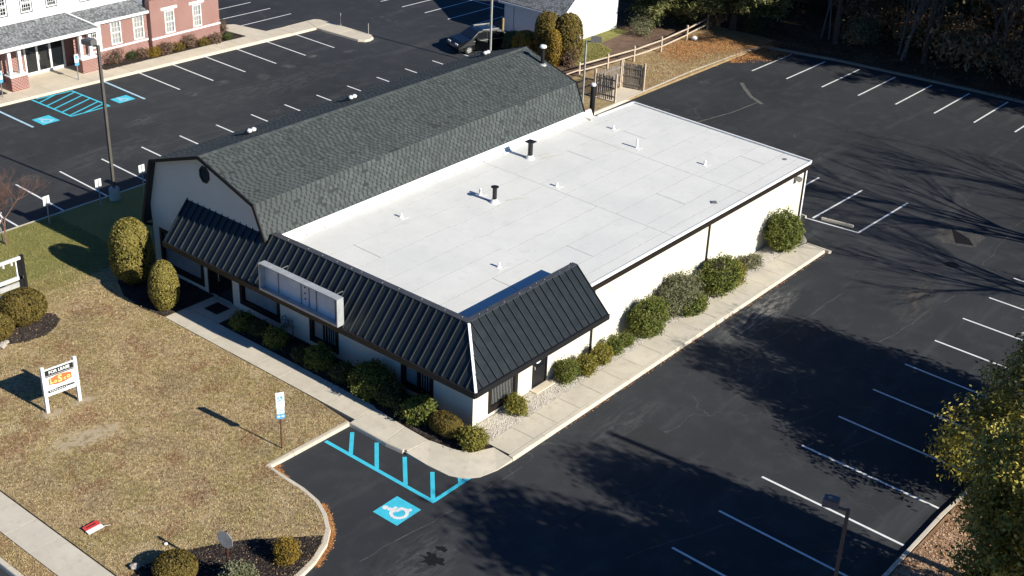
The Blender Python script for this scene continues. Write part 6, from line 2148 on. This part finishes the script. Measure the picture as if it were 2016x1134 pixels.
for (x, y, k, s_, lab) in ((57.6, 21.0, 1, 0.5, 'small dark bush at the end of the kerb'), (55.2, 25.5, 1, 1.0, 'dark bush behind the fence end'), (52.2, 27.6, 1, 0.8, 'dark bush on the soil path near the garage'),
                           (50.2, 26.5, 2, 0.55, 'low bush at the edge of the pale grass'), (56.2, 23.6, 0, 0.7, 'tan bush under the sunlit green pine')):
    place_tree('woodland_bush', lab, (x, y, 0), [('crown', kinds[k][0]), ('stem', st_m)], 1.0 + x, s_, 'bush')

# ------------------------------------------------------------------ ground cover
def scatter_blades(name, poly, n, z, leaf, hgt, wid, exclude=()):
    xs_ = [p[0] for p in poly]; ys2 = [p[1] for p in poly]
    P = np.stack([rng.uniform(min(xs_), max(xs_), n), rng.uniform(min(ys2), max(ys2), n)], 1)
    k = inpoly(P, poly)
    for ex in exclude: k &= ~inpoly(P, ex)
    P = P[k]; n = len(P)
    a = rng.uniform(0, 2 * np.pi, n); h = hgt * rng.uniform(0.4, 1.3, n); lean = rng.normal(0, 0.9, (n, 2)) * h[:, None]
    dx = np.stack([np.cos(a), np.sin(a)], 1) * (wid * rng.uniform(0.6, 1.4, n))[:, None]
    V = np.zeros((n, 3, 3))
    V[:, 0, :2] = P - dx; V[:, 1, :2] = P + dx; V[:, 2, :2] = P + lean
    V[:, 0, 2] = z; V[:, 1, 2] = z; V[:, 2, 2] = z + h
    o = link(name, np_mesh(name, V, [LM[leaf]]))
    return props(o, kind='stuff')


beds = [[(-0.02, 16.52), (-2.9, 16.52), (-3.15, 18.0), (-2.95, 19.6), (-2.3, 21.0), (-1.2, 22.4), (-0.02, 22.6)],
        [(-15.2, 2.45), (-14.37, 2.65), (-13.24, 2.43), (-12.31, 1.95), (-11.37, 1.38), (-10.6, 0.75), (-9.9, 0.1), (-9.0, -0.72), (-9.4, -1.02), (-15.2, -2.4)],
        [(-11.2, 20.3), (-9.7, 19.7), (-8.6, 19.1), (-7.6, 18.95), (-6.9, 19.25), (-6.35, 19.75), (-6.2, 20.35), (-6.6, 21.1), (-8.0, 21.6), (-10.0, 22.3), (-11.5, 22.2)],
        [(-6.7, 27.2), (-5.6, 26.7), (-4.9, 27.4), (-5.6, 28.6), (-7.2, 28.4)]]
front_only = [(-15.2, -2.3)] + [(x - 0.17, y + 0.05) for x, y in HC[1:-2]] + [(-7.5, 4.15), (-3.25, 4.1), (-3.0, 6.2), (-3.0, 24.4), (-15.2, 22)]
scatter_blades('dry_grass', front_only, 200000, 0.0, 'straw', 0.04, 0.012, beds + [[(-11.5, 13.0), (-10.6, 12.9), (-10.5, 13.4), (-11.4, 13.5)], [(-10.1, 12.8), (-9.2, 12.7), (-9.2, 13.3), (-10.0, 13.4)], [(-12.3, 10.6), (-11.4, 10.3), (-10.0, 10.3), (-9.8, 10.9), (-11.0, 11.3), (-12.2, 11.2)]])
scatter_blades('green_grass', [(-14, 21.5), (-3.0, 22.6), (-0.05, 22.7), (-0.05, 29.7), (-14, 29.7)], 90000, 0.0, 'blade', 0.05, 0.012, beds)
scatter_blades('verge_grass', [(-17.36, -2.5), (-16.64, -2.5), (-16.64, 14), (-17.36, 14)], 14000, 0.0, 'straw', 0.05, 0.012)
scatter_blades('yard_grass', [(39.7, 19.0), (54.8, 18.7), (56, 22), (52, 23.4), (41, 23.3), (39.7, 22.0)], 26000, 0.0, 'straw', 0.05, 0.016)
scatter_blades('pale_grass', [(41.0, 25.8), (42.3, 25.2), (43.8, 25.4), (45.4, 26.1), (46.0, 27.6), (45.8, 28.9), (43.6, 28.8), (42.0, 28.4)], 22000, 0.0, 'blade', 0.08, 0.02)


def scatter_flat(name, poly, n, z, leaf, size, spots_=None, spread=2.0, aspect=0.6, zr=0.02):
    if spots_ is None:
        xs_ = [p[0] for p in poly]; ys2 = [p[1] for p in poly]
        P = np.stack([rng.uniform(min(xs_), max(xs_), n), rng.uniform(min(ys2), max(ys2), n)], 1)
    else:
        c = np.array(spots_)[rng.integers(0, len(spots_), n)]
        P = c + rng.normal(0, spread, (n, 2))
    if poly is not None: P = P[inpoly(P, poly)]
    n = len(P)
    C = np.concatenate([P, z + zr * rng.random((n, 1))], 1)
    Q = leaf_quads(C, np.tile([0, 0, 1.0], (n, 1)), size, aspect, 0.35)
    return props(link(name, np_mesh(name, Q, [LM[leaf]])), kind='stuff')


scatter_flat('orange_leaves', [(44, 18.5), (50.2, 17.0), (53.8, 14.8), (56.5, 13.0), (59, 20), (57, 24), (48, 24)], 11000, 0.012, 'litter', 0.06, [(52.5, 22.3), (50.3, 22.2), (54.0, 20.8), (54.8, 19.2), (48.5, 21.8), (52.0, 20.6)], 1.0)
scatter_flat('orange_leaves', [(49.5, 18.55), (54.9, 18.3), (56.0, 13), (53.3, 14.9), (52, 16.2)], 4500, GZ + 0.006, 'litter', 0.06, [(53.9, 17.7), (54.9, 16.8), (52.6, 18.0), (50.8, 18.45), (53.0, 17.2)], 0.5)
scatter_flat('brown_leaves', [(-2, -17.15), (14, -17.5), (14, -24), (-2, -24)], 30000, 0.01, 'litterb', 0.055)
scatter_flat('brown_leaves', [(57.5, -16), (90, -16), (90, 34), (56.5, 20)], 24000, 0.01, 'litterd', 0.09)
# windrows of reddish leaves caught along the kerbs
m_pts = [(-7.3, 3.75), (-7.25, 3.6), (-7.36, 3.4), (-7.1, 3.85), (-7.36, 3.1)]
for (ax, ay), (bx, by) in zip(HC[2:6], HC[3:7]):
    for f in (0.0, 0.2, 0.4, 0.6, 0.8):
        dx, dy = bx - ax, by - ay; L_ = math.hypot(dx, dy)
        m_pts.append((ax + dx * f + 0.10 * dy / L_, ay + dy * f - 0.10 * dx / L_))
scatter_flat('kerb_leaves', None, 1700, GZ + 0.008, 'litter', 0.032, m_pts, 0.06)
scatter_flat('kerb_leaves', [(2, -2.82), (26, -2.82), (26, -2.67), (2, -2.67)], 420, GZ + 0.008, 'litter', 0.035)
scatter_flat('brown_leaves', front_only, 5000, 0.03, 'litterb', 0.035)


def scatter_stones(name, poly, n, z, size, mat, exclude=()):
    xs_ = [p[0] for p in poly]; ys2 = [p[1] for p in poly]
    P = np.stack([rng.uniform(min(xs_), max(xs_), n), rng.uniform(min(ys2), max(ys2), n)], 1)
    P = P[inpoly(P, poly)]; n = len(P)
    s_ = size * rng.uniform(0.5, 1.5, n)
    d = np.array([[1, 0, 0], [0, 1, 0], [-1, 0, 0], [0, -1, 0], [0, 0, 1]], float)
    ang = rng.uniform(0, 6.28, n); ca, sa = np.cos(ang), np.sin(ang)
    V = np.zeros((n, 5, 3))
    for k in range(5):
        e = d[k][None, :] * rng.uniform(0.6, 1.2, (n, 3)) * s_[:, None]
        V[:, k, 0] = P[:, 0] + e[:, 0] * ca - e[:, 1] * sa
        V[:, k, 1] = P[:, 1] + e[:, 0] * sa + e[:, 1] * ca
        V[:, k, 2] = z + e[:, 2] * 0.7
    me = bpy.data.meshes.new(name)
    F = []
    base = (np.arange(n) * 5)
    T_ = np.stack([np.stack([base + a, base + b, base + 4], 1) for a, b in ((0, 1), (1, 2), (2, 3), (3, 0))], 1).reshape(-1, 3)
    me.from_pydata(V.reshape(-1, 3).tolist(), [], T_.tolist())
    me.materials.append(mat)
    return props(link(name, me), kind='stuff')


scatter_stones('white_gravel', [(-0.35, -0.1), (27.1, -0.06), (25.7, -1.18), (-0.45, -1.2)], 26000, 0.0, 0.035, MAT['gravel'])
barkm = leafmat('bark_chip', [(0.014, 0.010, 0.009), (0.035, 0.026, 0.022), (0.085, 0.07, 0.062)], 0.95, 0.1, 0.0)
for b in beds + [[(-1.55, 14.1), (-0.06, 14.1), (-0.06, 0.05), (-0.6, -1.5), (-1.4, -1.15), (-1.7, -0.5), (-1.88, 0.6), (-1.84, 2.0), (-1.68, 3.9)], [(15.9, 47.9), (27.8, 47.4), (27.2, 48.5), (15.9, 48.9)]]:
    scatter_stones('bark_chips', b, 9000, 0.012, 0.035, barkm)
